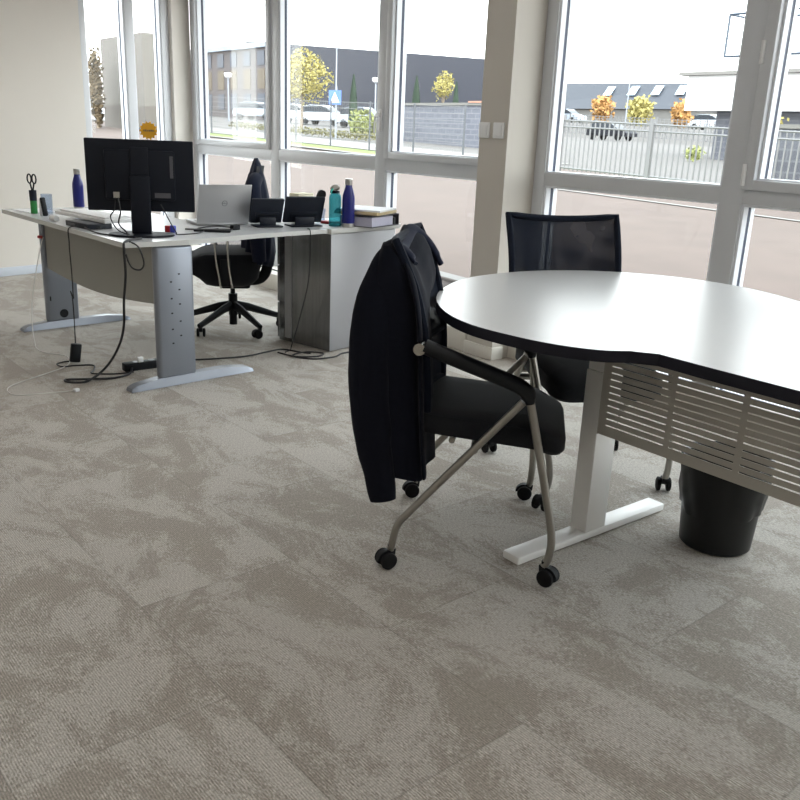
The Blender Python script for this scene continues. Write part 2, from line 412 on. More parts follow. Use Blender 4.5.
# far wall: spandrel, pillar, curbs
b = MB()
b.span((-8.55, YW, 2.66), (XR, YW+0.22, ZC)); b.span((0.95, YW-0.24, 0), (1.18, YW+0.22, 2.66))
b.span((-8.55, YW, 2.60), (-8.33, YW+0.22, 2.66)); b.span((-8.45, YW+0.0, 0.0), (XR, YW+0.22, 0.06))
struct(b.build('wall_far', 'wall', smooth=False))
b = MB(); b.span((-3.872, 3.614, 0), (-3.638, YW+0.22, ZC))
struct(b.build('wall_pillar', 'pillar', smooth=False))
b = MB(); b.span((-3.884, 3.602, 0), (-3.626, 3.70, 0.078), bev=0.003)
struct(b.build('baseboard_pillar', 'sill'))
b = MB(); b.span((-8.33, 3.612, 0), (-3.884, YW, 0.135), bev=0.004)
struct(b.build('trim_1', 'sill'))
b = MB(); b.span((-3.638, 3.752, 0), (0.95, YW, 0.135), bev=0.004)
struct(b.build('trim_2', 'sill'))
b = MB(); b.span((XR, YN, 0), (XR+0.2, YW, ZC)); struct(b.build('wall_right', 'wall', smooth=False))
b = MB(); b.span((xN-0.2, YN-0.2, 0), (XR+0.2, YN, ZC)); struct(b.build('wall_near', 'wall', smooth=False))

def window(name, x0, x1, z0, z1, mull, zt0, zt1, sash, mtx=None, split_low=True, depth=0.11):
    """frame with mullions and one transom; local y: 0 = room face, +depth = outside. sash: indices of upper panes with an opening sash"""
    fw = 0.085
    fb = MB(); F = lambda a, c: fb.span(a, c, bev=0.004, mtx=mtx)
    F((x0, 0, z0), (x0+fw, depth, z1)); F((x1-fw, 0, z0), (x1, depth, z1))
    F((x0+fw-0.003, 0.0015, z0), (x1-fw+0.003, depth-0.0015, z0+0.05)); F((x0+fw-0.003, 0.0015, z1-fw), (x1-fw+0.003, depth-0.0015, z1))
    if zt0: F((x0+fw-0.003, 0.003, zt0), (x1-fw+0.003, depth-0.003, zt1))
    for (a, c) in mull: F((a, 0.001, z0+0.05), (c, depth-0.001, z1-fw))
    fr = struct(fb.build(name, 'frame'))
    edges = [x0+fw]+[v for m_ in mull for v in m_]+[x1-fw]
    cells = [(edges[2*i], edges[2*i+1]) for i in range(len(edges)//2)]
    sb = MB(); bb = MB(); gk = MB(); gl = MB(); ns = 0
    for i, (a, c) in enumerate(cells):
        rows = [(z0+0.05, zt0), (zt1, z1-fw)] if zt0 else [(z0+0.05, z1-fw)]
        for j, (u, v) in enumerate(rows):
            w = 0.0
            if j == len(rows)-1 and i in sash:
                w = 0.055; ns += 1
                for n_, (p, q) in enumerate((((a-0.004, u-0.004), (a+w, v+0.004)), ((c-w, u-0.004), (c+0.004, v+0.004)), ((a+w-0.003, u-0.004), (c-w+0.003, u+w*0.75)), ((a+w-0.003, v-w), (c-w+0.003, v+0.004)))):
                    sb.span((p[0], -0.018+0.001*(n_ > 1), p[1]), (q[0], 0.05-0.001*(n_ > 1), q[1]), bev=0.004, mtx=mtx)
            a2, c2, u2, v2 = a+w, c-w, u+w*0.75, v-w
            k = 0.013   # bead towards the room, gasket against the pane
            for mbb, y0_, y1_, kk in ((bb, 0.012, 0.052, k), (gk, 0.052, 0.075, k*0.9), (bb, 0.075, depth-0.004, k*1.1)):
                for p, q in (((a2, u2), (a2+kk, v2)), ((c2-kk, u2), (c2, v2)), ((a2+kk, u2), (c2-kk, u2+kk*0.6)), ((a2+kk, v2-kk), (c2-kk, v2))):
                    mbb.span((p[0], y0_, p[1]), (q[0], y1_, q[1]), mtx=mtx)
            gl.span((a2+k*0.5, 0.060, u2+k*0.3), (c2-k*0.5, 0.066, v2-k*0.5), mtx=mtx)
    if ns: sb.build('sash', 'frame', fr)
    else: sb.bm.free()
    bb.build('glazing_bead', 'bead', fr, smooth=False); gk.build('gasket', 'gasket', fr, smooth=False); gl.build('glass', 'glass', fr, smooth=False)
    return fr
TM = Matrix.Translation((0, YW, 0))
w2 = window('window_2', -8.33, -3.86, 0.06, 2.66, [(-6.77, -6.635), (-5.238, -5.115)], 1.055, 1.142, (0, 2), TM)
hb = MB(); hb.box((-5.155, YW-0.026, 1.40), (0.030, 0.012, 0.15), bev=0.005)
hb.tube(cr([(-5.155, YW-0.03, 1.43), (-5.155, YW-0.062, 1.43), (-5.162, YW-0.068, 1.40), (-5.172, YW-0.064, 1.31)], 5), [0.010]*5+[0.009]*6+[0.007]*5, 8)
hb.build('handle', 'white_plastic', w2)
w3 = window('window_3', -3.638, 0.95, 0.06, 2.66, [(-2.394, -2.275), (-0.75, -0.63)], 1.055, 1.128, (1,), TM)
hb = MB()
for z in (1.19, 1.73): hb.cyl((-2.272, YW-0.02, z-0.05), (-2.272, YW-0.02, z+0.05), 0.011, 10); hb.cyl((-2.272, YW-0.02, z-0.004), (-2.272, YW-0.02, z+0.004), 0.013, 10)
hb.build('hinge', 'white_plastic', w3)
window('window_4', 1.18, XR, 0.06, 2.66, [(2.15, 2.27), (3.2, 3.32)], 1.055, 1.128, (1,), TM)
LMo = LM @ Matrix.Scale(-1, 4, (0, 1, 0)) @ Matrix.Translation((0, 0.05, 0))
window('window_1', T0, T1, ZB, ZT, [(0.60, 0.69)], None, None, (), LMo)

# ------------------------------------------------------------------ added glowing ceiling panels, unseen fill for the dark interior
m, nt, b_ = new_mat('led_diffuser'); b_.inputs['Emission Color'].default_value = (1.0, 0.98, 0.95, 1); b_.inputs['Emission Strength'].default_value = FILL_STRENGTH; M['led'] = m
for x in (-6.0, -3.6, -1.2, 1.2, 3.4):
    for y in (-2.2, 0.2, 2.2):
        o = MB().span((x-0.31, y-0.31, ZC-0.012), (x+0.31, y+0.31, ZC-0.001), bev=0.003).build('led_panel', 'white_plastic', CEIL)
        MB().span((x-0.285, y-0.285, ZC-0.015), (x+0.285, y+0.285, ZC-0.0125)).build('diffuser', 'led', o, smooth=False)

# ------------------------------------------------------------------ light switches on the pillar
for i, (x, lab) in enumerate(((-3.828, 'grey square light switch on the pillar, the left one of the pair'), (-3.708, 'grey square light switch on the pillar, the right one nearest the pillar edge'))):
    t = thing('light_switch', lab, 'light switch', (x, 3.614, 1.352), 0, 'light switches on the pillar')
    MB().box((0, -0.005, 0), (0.088, 0.010, 0.088), bev=0.004).build('plate', 'white_plastic', t)
    MB().box((0, -0.012, 0), (0.058, 0.006, 0.058), bev=0.002).build('rocker', 'white_plastic', t)

# ------------------------------------------------------------------ meeting table
def meeting_table():
    t = thing('meeting_table', 'white peninsula meeting table with round end, black edge and slotted panel', 'table', (-1.68, 2.25, 0))
    ox, oy = -1.68, 2.25
    raw = [(-1.303, 1.793), (-1.349, 1.731), (-1.439, 1.678), (-1.557, 1.647), (-1.735, 1.638), (-1.91, 1.690), (-2.098, 1.812), (-2.254, 1.985), (-2.375, 2.225), (-2.392, 2.545), (-2.270, 2.835), (-2.03, 3.02), (-1.736, 3.060), (-1.44, 2.955), (-1.18, 2.80), (-0.95, 2.71), (-0.7, 2.67)]
    sm = [(p.x, p.y) for p in cr([(p[0], p[1], 0) for p in raw], 6)]
    poly = [(-0.87, 1.831), (-1.123, 1.831), (-1.19, 1.833), (-1.243, 1.835)]
    poly = [(0.15, 1.831)]+poly[0:]+[(-1.275, 1.812)]+sm+[(0.15, 2.67)]
    poly = [(p[0]-ox, p[1]-oy) for p in poly]
    top = MB(); top.prism(poly, 0.768, 0.800)
    tt = top.build('tabletop', ['table_top', 'edge'], t, smooth=True, sharp=30)
    for f in tt.data.polygons:
        if f.normal.z < 0.9: f.material_index = 1
    for lx in (-0.018, 1.70):
        lg = MB()
        lg.span((lx-0.035, -0.085, 0.03), (lx+0.035, 0.02, 0.60), bev=0.004)
        lg.span((lx-0.032, -0.081, 0.60), (lx+0.032, 0.016, 0.735), bev=0.004)
        lo = lg.build('leg', 'white_metal', t)
        MB().span((lx-0.036, -0.410, 0.004), (lx+0.036, 0.365, 0.032), bev=0.006).build('foot', 'white_metal', lo)
        MB().span((lx-0.03, -0.36, 0.735), (lx+0.03, 0.36, 0.768), bev=0.003).build('bracket', 'white_metal', lo)
    MB().span((0.0, -0.06, 0.715), (1.66, 0.0, 0.765), bev=0.003).build('crossbeam', 'panel_metal', t)
    # slotted modesty panel: bars between slots so that the slots are real openings
    py = 2.155-oy; z0, z1 = 0.400, 0.735; x0, x1 = -1.655-ox, -0.02-ox
    pb = MB(); th = 0.003
    rows = [0.434+0.0220*k for k in range(11)]; sh = 0.0048
    cols = []
    x = x0+0.030
    cols.append((x, -1.405-ox)); x = -1.385-ox
    while x < x1-0.06:
        cols.append((x, min(x+0.213, x1-0.03))); x += 0.213+0.020
    zs = [z0]+[v for r in rows for v in (r, r+sh)]+[z1]
    for i in range(len(zs)-1):
        if i % 2 == 0: pb.span((x0, py, zs[i]), (x1, py+th, zs[i+1]))
        else:
            e = [x0]+[v for c in cols for v in c]+[x1]
            for k in range(0, len(e), 2): pb.span((e[k], py, zs[i]), (e[k+1], py+th, zs[i+1]))
    pb.span((x0, py-0.0005, z0-0.002), (x0+0.003, py+0.018, z1))
    bmesh.ops.remove_doubles(pb.bm, verts=pb.bm.verts, dist=1e-5)
    pb.build('modesty_panel', 'panel_metal', t, smooth=False)
    return t
meeting_table()

# ------------------------------------------------------------------ caster conference chairs
def caster(parent, x, y, ang, r=0.028, stem=0.075):
    c, s = math.cos(ang), math.sin(ang)
    m = Matrix.Translation((x, y, 0)) @ Matrix.Rotation(ang, 4, 'Z')
    hb = MB()
    ring = [(-0.018+(r+0.004)*math.cos(q), r+(r+0.004)*math.sin(q)) for q in [R(a) for a in range(20, 181, 20)]]
    poly = [(0.0, r+0.005), (0.012, r+0.012), (0.014, 2*r+0.004), (-0.010, 2*r+0.006)]+ring[2:]
    t = Matrix(((1, 0, 0, 0), (0, 0, 1, 0), (0, 1, 0, 0), (0, 0, 0, 1)))
    hb.prism(poly, -0.010, 0.010, mtx=m @ t)
    hb.tube([m @ Vector((0, 0, r+0.008)), m @ Vector((0, 0, stem))], 0.010, 10)
    ho = hb.build('caster', 'black_plastic', parent)
    wb = MB()
    for sy in (-1, 1):
        wb.lathe([(0, -0.009), (r*0.7, -0.009), (r*0.95, -0.006), (r, 0), (r*0.95, 0.006), (r*0.7, 0.009), (0, 0.009)], 20, mtx=m @ Matrix.Translation((-0.016, sy*0.0195, r)) @ Matrix.Rotation(R(90), 4, 'X'))
    wb.build('wheels', 'black_rubber', ho)
    return ho

def conference_chair(label, C, th, backx=0.0, backy=0.0, bshift=0.0, cangs=(20, 200, -40, 100)):
    t = thing('conference_chair', label, 'chair', (C[0], C[1], 0), th, 'black conference chairs on casters')
    # seat cushion
    rings = []
    for z, ins in ((0.428, 0.030), (0.433, 0.008), (0.445, 0.0), (0.478, 0.0), (0.493, 0.008), (0.501, 0.03), (0.503, 0.09)):
        rr = rrect(-0.215+ins, 0.285-ins, -0.235+ins, 0.235-ins, max(0.02, 0.085-ins*0.5), 7)
        rings.append([(x, y, z-0.045*smooth01((x-0.12)/0.17)+0.010*smooth01((-x-0.08)/0.12)-0.012*math.exp(-((x+0.02)/0.12)**2-(y/0.13)**2)*(1 if z > 0.49 else 0)) for x, y in rr])
    MB().loft(rings).build('seat', 'black_fabric', t)
    # backrest: curved frame and mesh panel
    def bx(z): return interp([(0.50, -0.158), (0.62, -0.162), (0.75, -0.174), (0.87, -0.204), (0.95, -0.238), (1.02, -0.272)], z)+backx*(z-0.5)*2+bshift
    def bp(u, v):       # u in -1..1 across, v in 0..1 up
        z = 0.505+v*0.495+0.016*v*(abs(u)**2)
        w = interp([(0, 0.210), (0.35, 0.231), (0.8, 0.234), (1, 0.238)], v)
        y = u*w
        return Vector((bx(z)+0.035*(u*u)-0.02, y+backy, z))
    nu, nv = 14, 12
    fr = MB()
    loop = [bp(-1+2*k/nu, 0) for k in range(nu)]+[bp(1, k/nv) for k in range(nv)]+[bp(1-2*k/nu, 1) for k in range(nu)]+[bp(-1, 1-k/nv) for k in range(nv)]
    fr.tube(loop, 0.014, 8, closed=True)
    fr.tube([bp(-1+2*k/nu, 0.33) for k in range(nu+1)], 0.011, 8)
    bo = fr.build('backrest', 'navy_fabric', t)
    ms = MB()
    for (va, vb, mi) in ((0.335, 1.0, 0), (0.0, 0.20, 1)):
        for i in range(nu):
            for j in range(6):
                u0, u1 = -1+2*i/nu, -1+2*(i+1)/nu; v0, v1 = va+(vb-va)*j/6, va+(vb-va)*(j+1)/6
                ms.quad([bp(u0, v0), bp(u1, v0), bp(u1, v1), bp(u0, v1)], mi)
    bmesh.ops.remove_doubles(ms.bm, verts=ms.bm.verts, dist=1e-5)
    ms.build('mesh_panel', ['mesh', 'navy_fabric'], bo)
    lb = MB()
    for i in range(nu):
        for j in range(3):
            u0, u1 = -1+2*i/nu, -1+2*(i+1)/nu; v0, v1 = 0.20+0.13*j/3, 0.20+0.13*(j+1)/3
            lb.quad([bp(u0, v0), bp(u1, v0), bp(u1, v1), bp(u0, v1)])
    bmesh.ops.remove_doubles(lb.bm, verts=lb.bm.verts, dist=1e-5)
    lb.build('lumbar_mesh', 'mesh', bo)
    for s in (-1, 1):
        y = 0.282*s
        fl = MB(); fl.tube(cr([(0.252, y, 0.056), (0.264, y, 0.100), (0.263, y, 0.170), (0.232, y, 0.310), (0.194, y, 0.466), (0.163, y, 0.590)], 4), 0.0125, 12)
        lo = fl.build('front_leg', 'tube', t)
        caster(lo, 0.252, y, R(cangs[0] if s < 0 else cangs[2]))
        rl = MB(); rl.tube(cr([(-0.229, y, 0.056), (-0.222, y, 0.095), (-0.209, y, 0.146), (-0.173, y, 0.195), (-0.028, y, 0.371), (0.145, y, 0.578)], 5), 0.0120, 12)
        lo = rl.build('rear_leg', 'tube', t)
        caster(lo, -0.229, y, R(cangs[1] if s < 0 else cangs[3]))
        ar = MB()
        path = cr([(0.165, y, 0.575), (0.158, y, 0.602), (0.137, y, 0.622), (0.106, y, 0.635), (0.045, y, 0.656), (-0.04, y, 0.684), (-0.152, y, 0.722)], 5)
        ar.tube(path, [0.016+0.011*smooth01(i/6) for i in range(len(path))], 12, flat=(0.85, 1.0, (0, 1, 0)))
        ao = ar.build('armrest', 'black_plastic', t)
        j = MB(); j.tube([(-0.165, y-0.026*s*0-0.024, 0.717), (-0.165, y+0.024, 0.717)], 0.018, 16)
        j.build('joint_cap', 'chrome', ao)
        up = MB(); up.tube(cr([(-0.190, y*0.80, 0.700), (-0.200, y*0.78, 0.660), (-0.204, y*0.76, 0.57), (-0.19, y*0.70, 0.47), (-0.12, y*0.60, 0.432), (-0.03, y*0.60, 0.424)], 5), 0.0115, 10)
        up.build('back_upright', 'chrome', t)
        pl = MB(); q = bp(s, 0.42); pl.tube([(-0.165, y, 0.717), (q.x, q.y, q.z)], 0.010, 8); pl.build('back_pivot', 'black_plastic', t)
    cb = MB(); cb.tube([(0.012, -0.285, 0.416), (0.012, 0.285, 0.416)], 0.0125, 10); cb.tube([(-0.06, -0.24, 0.424), (-0.06, 0.24, 0.424)], 0.010, 8)
    cb.build('seat_frame', 'tube', t)
    return t
C1, TH1 = (-1.925, 1.868), R(43)
conference_chair('black conference chair with a dark jacket over its back, near side of the meeting table', C1, TH1, bshift=0.0, cangs=(150, 40, 60, 20))
C2, TH2 = (-2.127, 2.63), R(-26.3)
conference_chair('black mesh-backed conference chair behind the white meeting table, by the window', C2, TH2, bshift=-0.045, backy=-0.020, cangs=(70, 10, -20, 160))

# ------------------------------------------------------------------ jackets
def garment(name, mats, parent, xl, xr, hy, ztop, zhem, bump, fold=0.010, yc=0.0, seed=0.0, nz=46, na=72, sq=2.6, mi=0, split=None):
    """closed cloth shell: rings from hem to ridge; xl/xr side profile, hy half width, bump(y) lifts the ridge"""
    rings = []
    for i in range(nz+1):
        s = i/nz; s = 1-(1-s)**1.6
        z = zhem+(ztop-zhem)*s
        a, c, h = interp(xl, z), interp(xr, z), interp(hy, z)
        cx, hx = (a+c)/2, max(0.004, (c-a)/2)
        ring = []
        for k in range(na):
            q = 2*math.pi*k/na; cq, sq_ = math.cos(q), math.sin(q)
            ex = math.copysign(abs(cq)**(2/sq), cq); ey = math.copysign(abs(sq_)**(2/sq), sq_)
            down = (1-s)
            f = fold*(0.25+down)*(math.sin(7*q+seed+2.2*s)+0.6*math.sin(13*q+1.7*seed-3*s)+0.9*mnoise.noise(Vector((cq*2.2+seed, sq_*2.2, z*3.5))))
            y = yc+ey*h*(1+f*1.2)
            c_ = c-(split*smooth01((y+0.03)/0.07)*smooth01((0.86-z)/0.12) if split else 0)
            hx = max(0.004, (c_-a)/2); cx = (a+c_)/2
            x = cx+ex*hx+cq*f
            x += 0.005*mnoise.noise(Vector((y*7, z*6, seed)))
            zz = z+bump(y)*smooth01((s-0.55)/0.45)+0.012*math.sin(3*q+seed)*smooth01((0.12-s)/0.12)
            ring.append((x, y, zz))
        rings.append(ring)
    mb = MB(); mb.loft(rings, cap0=True, cap1=True, mi=mi)
    return mb.build(name, mats, parent, sharp=80)
def sleeve(name, mats, parent, path, rad, seed=0.0, n=6, sx=1.0, seg=20):
    pts = cr(path, n); N = len(pts); rr = []
    for i in range(N):
        u = i/(N-1)*(len(rad)-1); k = min(int(u), len(rad)-2); rr.append((rad[k]+(rad[k+1]-rad[k])*(u-k))*(1+0.012*math.sin(i*1.3+seed)*min(1, i/6)))
    mb = MB(); mb.tube(pts, rr, seg, flat=(1.0, sx, (0, 1, 0)))
    for v in mb.bm.verts:
        d = 0.006*mnoise.noise(v.co*9+Vector((seed, 0, 0))); v.co.x += d; v.co.y += d*0.7
    return mb.build(name, mats, parent, sharp=80)

jk = thing('jacket', 'black jacket draped over the back of the chair beside the meeting table', 'jacket', (C1[0], C1[1], 0), TH1)
XL = [(0.27, -0.342), (0.32, -0.350), (0.45, -0.370), (0.61, -0.386), (0.70, -0.381), (0.80, -0.362), (0.90, -0.338), (0.95, -0.322), (0.985, -0.304), (1.0, -0.296)]
XRt = [(0.27, -0.132), (0.45, -0.146), (0.60, -0.156), (0.72, -0.164), (0.80, -0.170), (0.86, -0.180), (0.92, -0.200), (0.96, -0.225), (0.985, -0.258), (1.0, -0.275)]
HY = [(0.27, 0.240), (0.5, 0.254), (0.8, 0.262), (0.90, 0.262), (0.96, 0.252), (0.985, 0.245), (1.0, 0.235)]
def bump1(y): return 0.016*math.exp(-((y+0.20)/0.07)**2)+0.030*math.exp(-((y-0.18)/0.09)**2)-0.040*math.exp(-((y+0.02)/0.09)**2)
o = garment('body', ['jacket', 'jacket_navy'], jk, XL, XRt, HY, 0.992, 0.285, bump1, fold=0.006, yc=-0.008, seed=1.3, split=0.035, na=96, sq=3.4)
sleeve('sleeve', 'jacket', jk, [(-0.288, -0.215, 0.985), (-0.300, -0.238, 0.93), (-0.316, -0.252, 0.80), (-0.320, -0.258, 0.62), (-0.306, -0.258, 0.45), (-0.286, -0.256, 0.33), (-0.262, -0.254, 0.212)], [0.016, 0.036, 0.058, 0.064, 0.060, 0.052, 0.041], seed=2.0, sx=0.55)
sleeve('sleeve', 'jacket', jk, [(-0.270, 0.205, 0.97), (-0.265, 0.235, 0.90), (-0.265, 0.255, 0.76), (-0.270, 0.258, 0.60), (-0.27, 0.25, 0.42)], [0.016, 0.040, 0.048, 0.048, 0.042], seed=4.0, sx=0.6)
cb = MB()
cb.tube(cr([(-0.205, -0.170, 0.945), (-0.245, -0.125, 0.975), (-0.268, -0.03, 0.972), (-0.272, 0.08, 0.992), (-0.262, 0.165, 1.010), (-0.215, 0.215, 0.962), (-0.172, 0.235, 0.89)], 6), [0.006]*3+[0.014]*31+[0.010]*3, 12, flat=(1.0, 1.6, (0, 1, 0)))
cb.build('collar', 'jacket_navy', jk, sharp=80)  # bluish colour paints in window light on the black collar
lp = MB()
lp.tube(cr([(-0.225, -0.235, 0.955), (-0.196, -0.252, 0.89), (-0.174, -0.258, 0.78), (-0.162, -0.258, 0.60), (-0.150, -0.250, 0.42), (-0.138, -0.240, 0.292)], 6), [0.006]+[0.013]*29+[0.010], 12, flat=(0.55, 1.5, (0, 1, 0)))
lp.build('front_edge', 'jacket', jk, sharp=80)

# ------------------------------------------------------------------ waste bin and bag
BX, BY = -1.405, 2.545
t = thing('waste_bin', 'round black waste bin on the carpet under the slotted table panel', 'bin', (BX, BY, 0))
MB().lathe([(0, 0.002), (0.112, 0.002), (0.118, 0.008), (0.128, 0.16), (0.139, 0.298), (0.143, 0.300), (0.143, 0.308), (0.135, 0.308), (0.120, 0.05), (0, 0.04)], 40).build('body', 'bin', t)
bm_ = MB(); rings = []
for z, r, am in ((0.135, 0.131, 0.002), (0.15, 0.135, 0.004), (0.20, 0.140, 0.005), (0.26, 0.146, 0.005), (0.305, 0.150, 0.004), (0.322, 0.148, 0.003), (0.318, 0.138, 0.003), (0.28, 0.128, 0.004), (0.15, 0.119, 0.003), (0.06, 0.10, 0.002)):
    ring = []
    for k in range(96):
        q = 2*math.pi*k/96; w = mnoise.noise(Vector((math.cos(q)*4, math.sin(q)*4, z*18)))+0.6*math.sin(9*q+z*40+math.sin(3*q)*2)
        ring.append(((r+am*w)*math.cos(q), (r+am*w)*math.sin(q), z+(0.022*math.sin(2*q+1.0)+0.008*math.sin(7*q) if z < 0.14 else 0)))
    rings.append(ring)
bm_.loft(rings, cap0=False, cap1=True)
o = tag(bm_.build('bin_bag', 'bag', None, sharp=70, loc=(BX, BY, 0)), 'crinkled black bin bag folded over the rim of the waste bin', 'bin bag')

# ------------------------------------------------------------------ desk, return and pedestal
DT, DU = 0.755, 0.730
def desk():
    t = thing('office_desk', 'grey L-shaped office desk with silver panel legs and a curved modesty panel', 'desk', (-4.9, 1.8, 0))
    ox, oy = -4.9, 1.8
    A, B = (-5.90, 1.41), (-4.078, 1.512)
    poly = [A, B, (-4.085, 1.85), (-4.215, 2.33), (-4.285, 2.824), (-4.755, 2.712), (-4.80, 2.50), (-4.86, 2.33), (-5.05, 2.23), (-5.95, 2.20)]
    tp = MB(); tp.prism([(p[0]-ox, p[1]-oy) for p in poly], DU, DT)
    o = tp.build('worktop', ['desk_top', 'desk_edge'], t, smooth=False)
    for f in o.data.polygons:
        if f.normal.z < 0.9: f.material_index = 1
    def leg(cx, cy, rz, hole):
        m = Matrix.Translation((cx-ox, cy-oy, 0)) @ Matrix.Rotation(rz, 4, 'Z')
        lb = MB(); lb.box((0, 0.006, 0.385), (0.052, 0.212, 0.69), bev=0.018, seg=3, mtx=m)
        lo = lb.build('leg', 'desk_leg', t)
        fb = MB()
        prof = [(-0.365, 0.004), (-0.36, 0.020), (-0.33, 0.034), (-0.20, 0.050), (0.20, 0.050), (0.33, 0.034), (0.36, 0.020), (0.365, 0.004)]
        rings = [[m @ Vector((sx*(0.036 if z > 0.005 else 0.040), y+0.10, zz)) for sx, zz in ((-1, 0.003), (-0.8, z), (0.8, z), (1, 0.003))] for y, z in prof]
        fb.loft(rings).build('foot', 'desk_leg', lo)
        for y in (-0.33, 0.33): MB().lathe([(0, 0), (0.018, 0), (0.018, 0.006), (0, 0.006)], 12, mtx=m @ Matrix.Translation((0, y+0.10, 0))).build('glide', 'black_plastic', lo)
        if hole:
            hb = MB(); hb.lathe([(0, -0.002), (0.028, -0.002), (0.028, 0.002), (0, 0.002)], 20, mtx=m @ Matrix.Translation((0.0265, 0.006, 0.095)) @ Matrix.Rotation(R(90), 4, 'Y'))
            hb.build('cable_hole', 'black_plastic', lo)
            for yy in (-0.075, 0.075): MB().box((0.0265, yy, 0.20), (0.002, 0.008, 0.03), mtx=m).build('slot', 'black_plastic', lo)
        else:
            for k, z in enumerate((0.585, 0.548, 0.505, 0.462, 0.430, 0.386, 0.340, 0.302, 0.264, 0.228)):
                yy = 0.026 if k % 2 == 0 else -0.020
                MB().box((0.0265, yy, z), (0.002, 0.010, 0.007), mtx=m).build('slot', 'black_plastic', lo)
    leg(-4.115, 1.765, R(5), False)
    leg(-5.715, 1.675, R(5), True)
    # modesty panel with bowed lower edge
    P0, P1 = Vector((-5.70, 1.60)), Vector((-4.14, 1.685)); mp = MB(); n = 16; lo_, hi_ = [], []
    for k in range(n+1):
        s = k/n; p = P0.lerp(P1, s); z = 0.415-0.045*math.sin(math.pi*s)+0.03*(s-0.5)
        lo_.append((p.x-ox, p.y-oy, z)); hi_.append((p.x-ox, p.y-oy, DU))
    d = Vector((0, 0.016, 0))
    mp.loft([lo_, hi_, [Vector(v)+d for v in hi_], [Vector(v)+d for v in lo_], lo_], False, False, closed=False)
    mp.build('modesty_panel', 'modesty', t, smooth=False)
    bb = MB(); bb.span((-0.80, -0.05, 0.69), (0.78, -0.02, 0.729)); bb.build('support_beam', 'desk_leg', t)
    # return support bar under the inner edge
    return t
desk()

CA = R(13)
t = thing('pedestal_cabinet', 'desk-high grey metal pedestal cabinet at the end of the desk', 'cabinet', (-4.275, 2.842, 0), CA)
# local: x to the user side is negative, y towards the window
MB().span((-0.45, 0, 0.006), (0, 0.60, 0.724), bev=0.003).build('body', 'cab_side', t)
o = t.children[0]
o.data.materials.append(M['cab_dark'])
for f in o.data.polygons:
    if f.normal.y < -0.7: f.material_index = 1
MB().span((-0.475, -0.012, 0.727), (0.012, 0.64, 0.757), bev=0.003).build('top_panel', 'desk_edge', t)
for k in range(3):
    z0 = 0.02+k*0.235
    d = MB().span((-0.473, 0.006, z0), (-0.451, 0.594, z0+0.228), bev=0.003).build('drawer', 'cab_dark', t)
    MB().tube([(-0.475, 0.22, z0+0.18), (-0.491, 0.23, z0+0.18), (-0.491, 0.37, z0+0.18), (-0.475, 0.38, z0+0.18)], 0.005, 8).build('handle', 'steel', d)
MB().span((-0.395, -0.004, 0.03), (-0.335, -0.0005, 0.71), bev=0.001).build('corner_trim', 'cab_side', t)

# ------------------------------------------------------------------ office swivel chair
C3, TH3 = (-5.15, 2.60), R(-117)
t = thing('office_chair', 'black swivel office chair on a five-arm caster base behind the desk', 'office chair', (C3[0], C3[1], 0), TH3)
rings = []
for z, ins in ((0.31, 0.13), (0.325, 0.085), (0.37, 0.045), (0.43, 0.015), (0.47, 0.0), (0.515, 0.0), (0.535, 0.012), (0.545, 0.05)):
    rings.append([(x+(-0.02 if z < 0.4 else 0), y, z-0.035*smooth01((x-0.10)/0.16)*(1 if z > 0.4 else 0.2)) for x, y in rrect(-0.225+ins, 0.245-ins, -0.245+ins, 0.245-ins, max(0.03, 0.10-ins*0.5), 6)])
MB().loft(rings).build('seat', 'black_fabric', t)
MB().box((-0.05, 0, 0.325), (0.20, 0.16, 0.075), bev=0.02).build('tilt_mechanism', 'black_plastic', t)
MB().cyl((-0.033, 0, 0.10), (-0.033, 0, 0.245), 0.030, 20).cyl((-0.033, 0, 0.24), (-0.033, 0, 0.31), 0.016, 16).cyl((-0.033, 0, 0.035), (-0.033, 0, 0.10), 0.026, 20).build('gas_column', 'black_plastic', t)
for k in range(5):
    a = R(-68+72*k)-TH3; d = Vector((math.cos(a), math.sin(a), 0)); p = Vector((-0.033, 0, 0))
    o = MB().tube([p+d*0.02+Vector((0, 0, 0.165)), p+d*0.10+Vector((0, 0, 0.150)), p+d*0.29+Vector((0, 0, 0.088)), p+d*0.335+Vector((0, 0, 0.076))], [0.032, 0.028, 0.020, 0.018], 10, flat=(0.75, 1.0, (0, 0, 1))).build('base_arm', 'black_plastic', t)
    q = p+d*0.318; caster(o, q.x, q.y, a+R(40+50*k), r=0.029, stem=0.085)
bk = MB(); rings = []
for z, w, x in ((0.60, 0.17, -0.190), (0.66, 0.205, -0.185), (0.80, 0.225, -0.188), (0.95, 0.215, -0.200), (1.05, 0.185, -0.212), (1.08, 0.13, -0.216)):
    rings.append([(x+dx*0.018-0.035*(1-(dy)**2)+0.02, dy*w, z) for dx, dy in [(math.cos(2*math.pi*k/24), math.sin(2*math.pi*k/24)) for k in range(24)]])
bk.loft(rings).build('backrest', 'black_fabric', t)
MB().tube(cr([(-0.12, 0, 0.335), (-0.22, 0, 0.35), (-0.265, 0, 0.45), (-0.235, 0, 0.68)], 5), 0.022, 10, flat=(1.6, 0.6, (0, 1, 0))).build('back_bar', 'black_plastic', t)
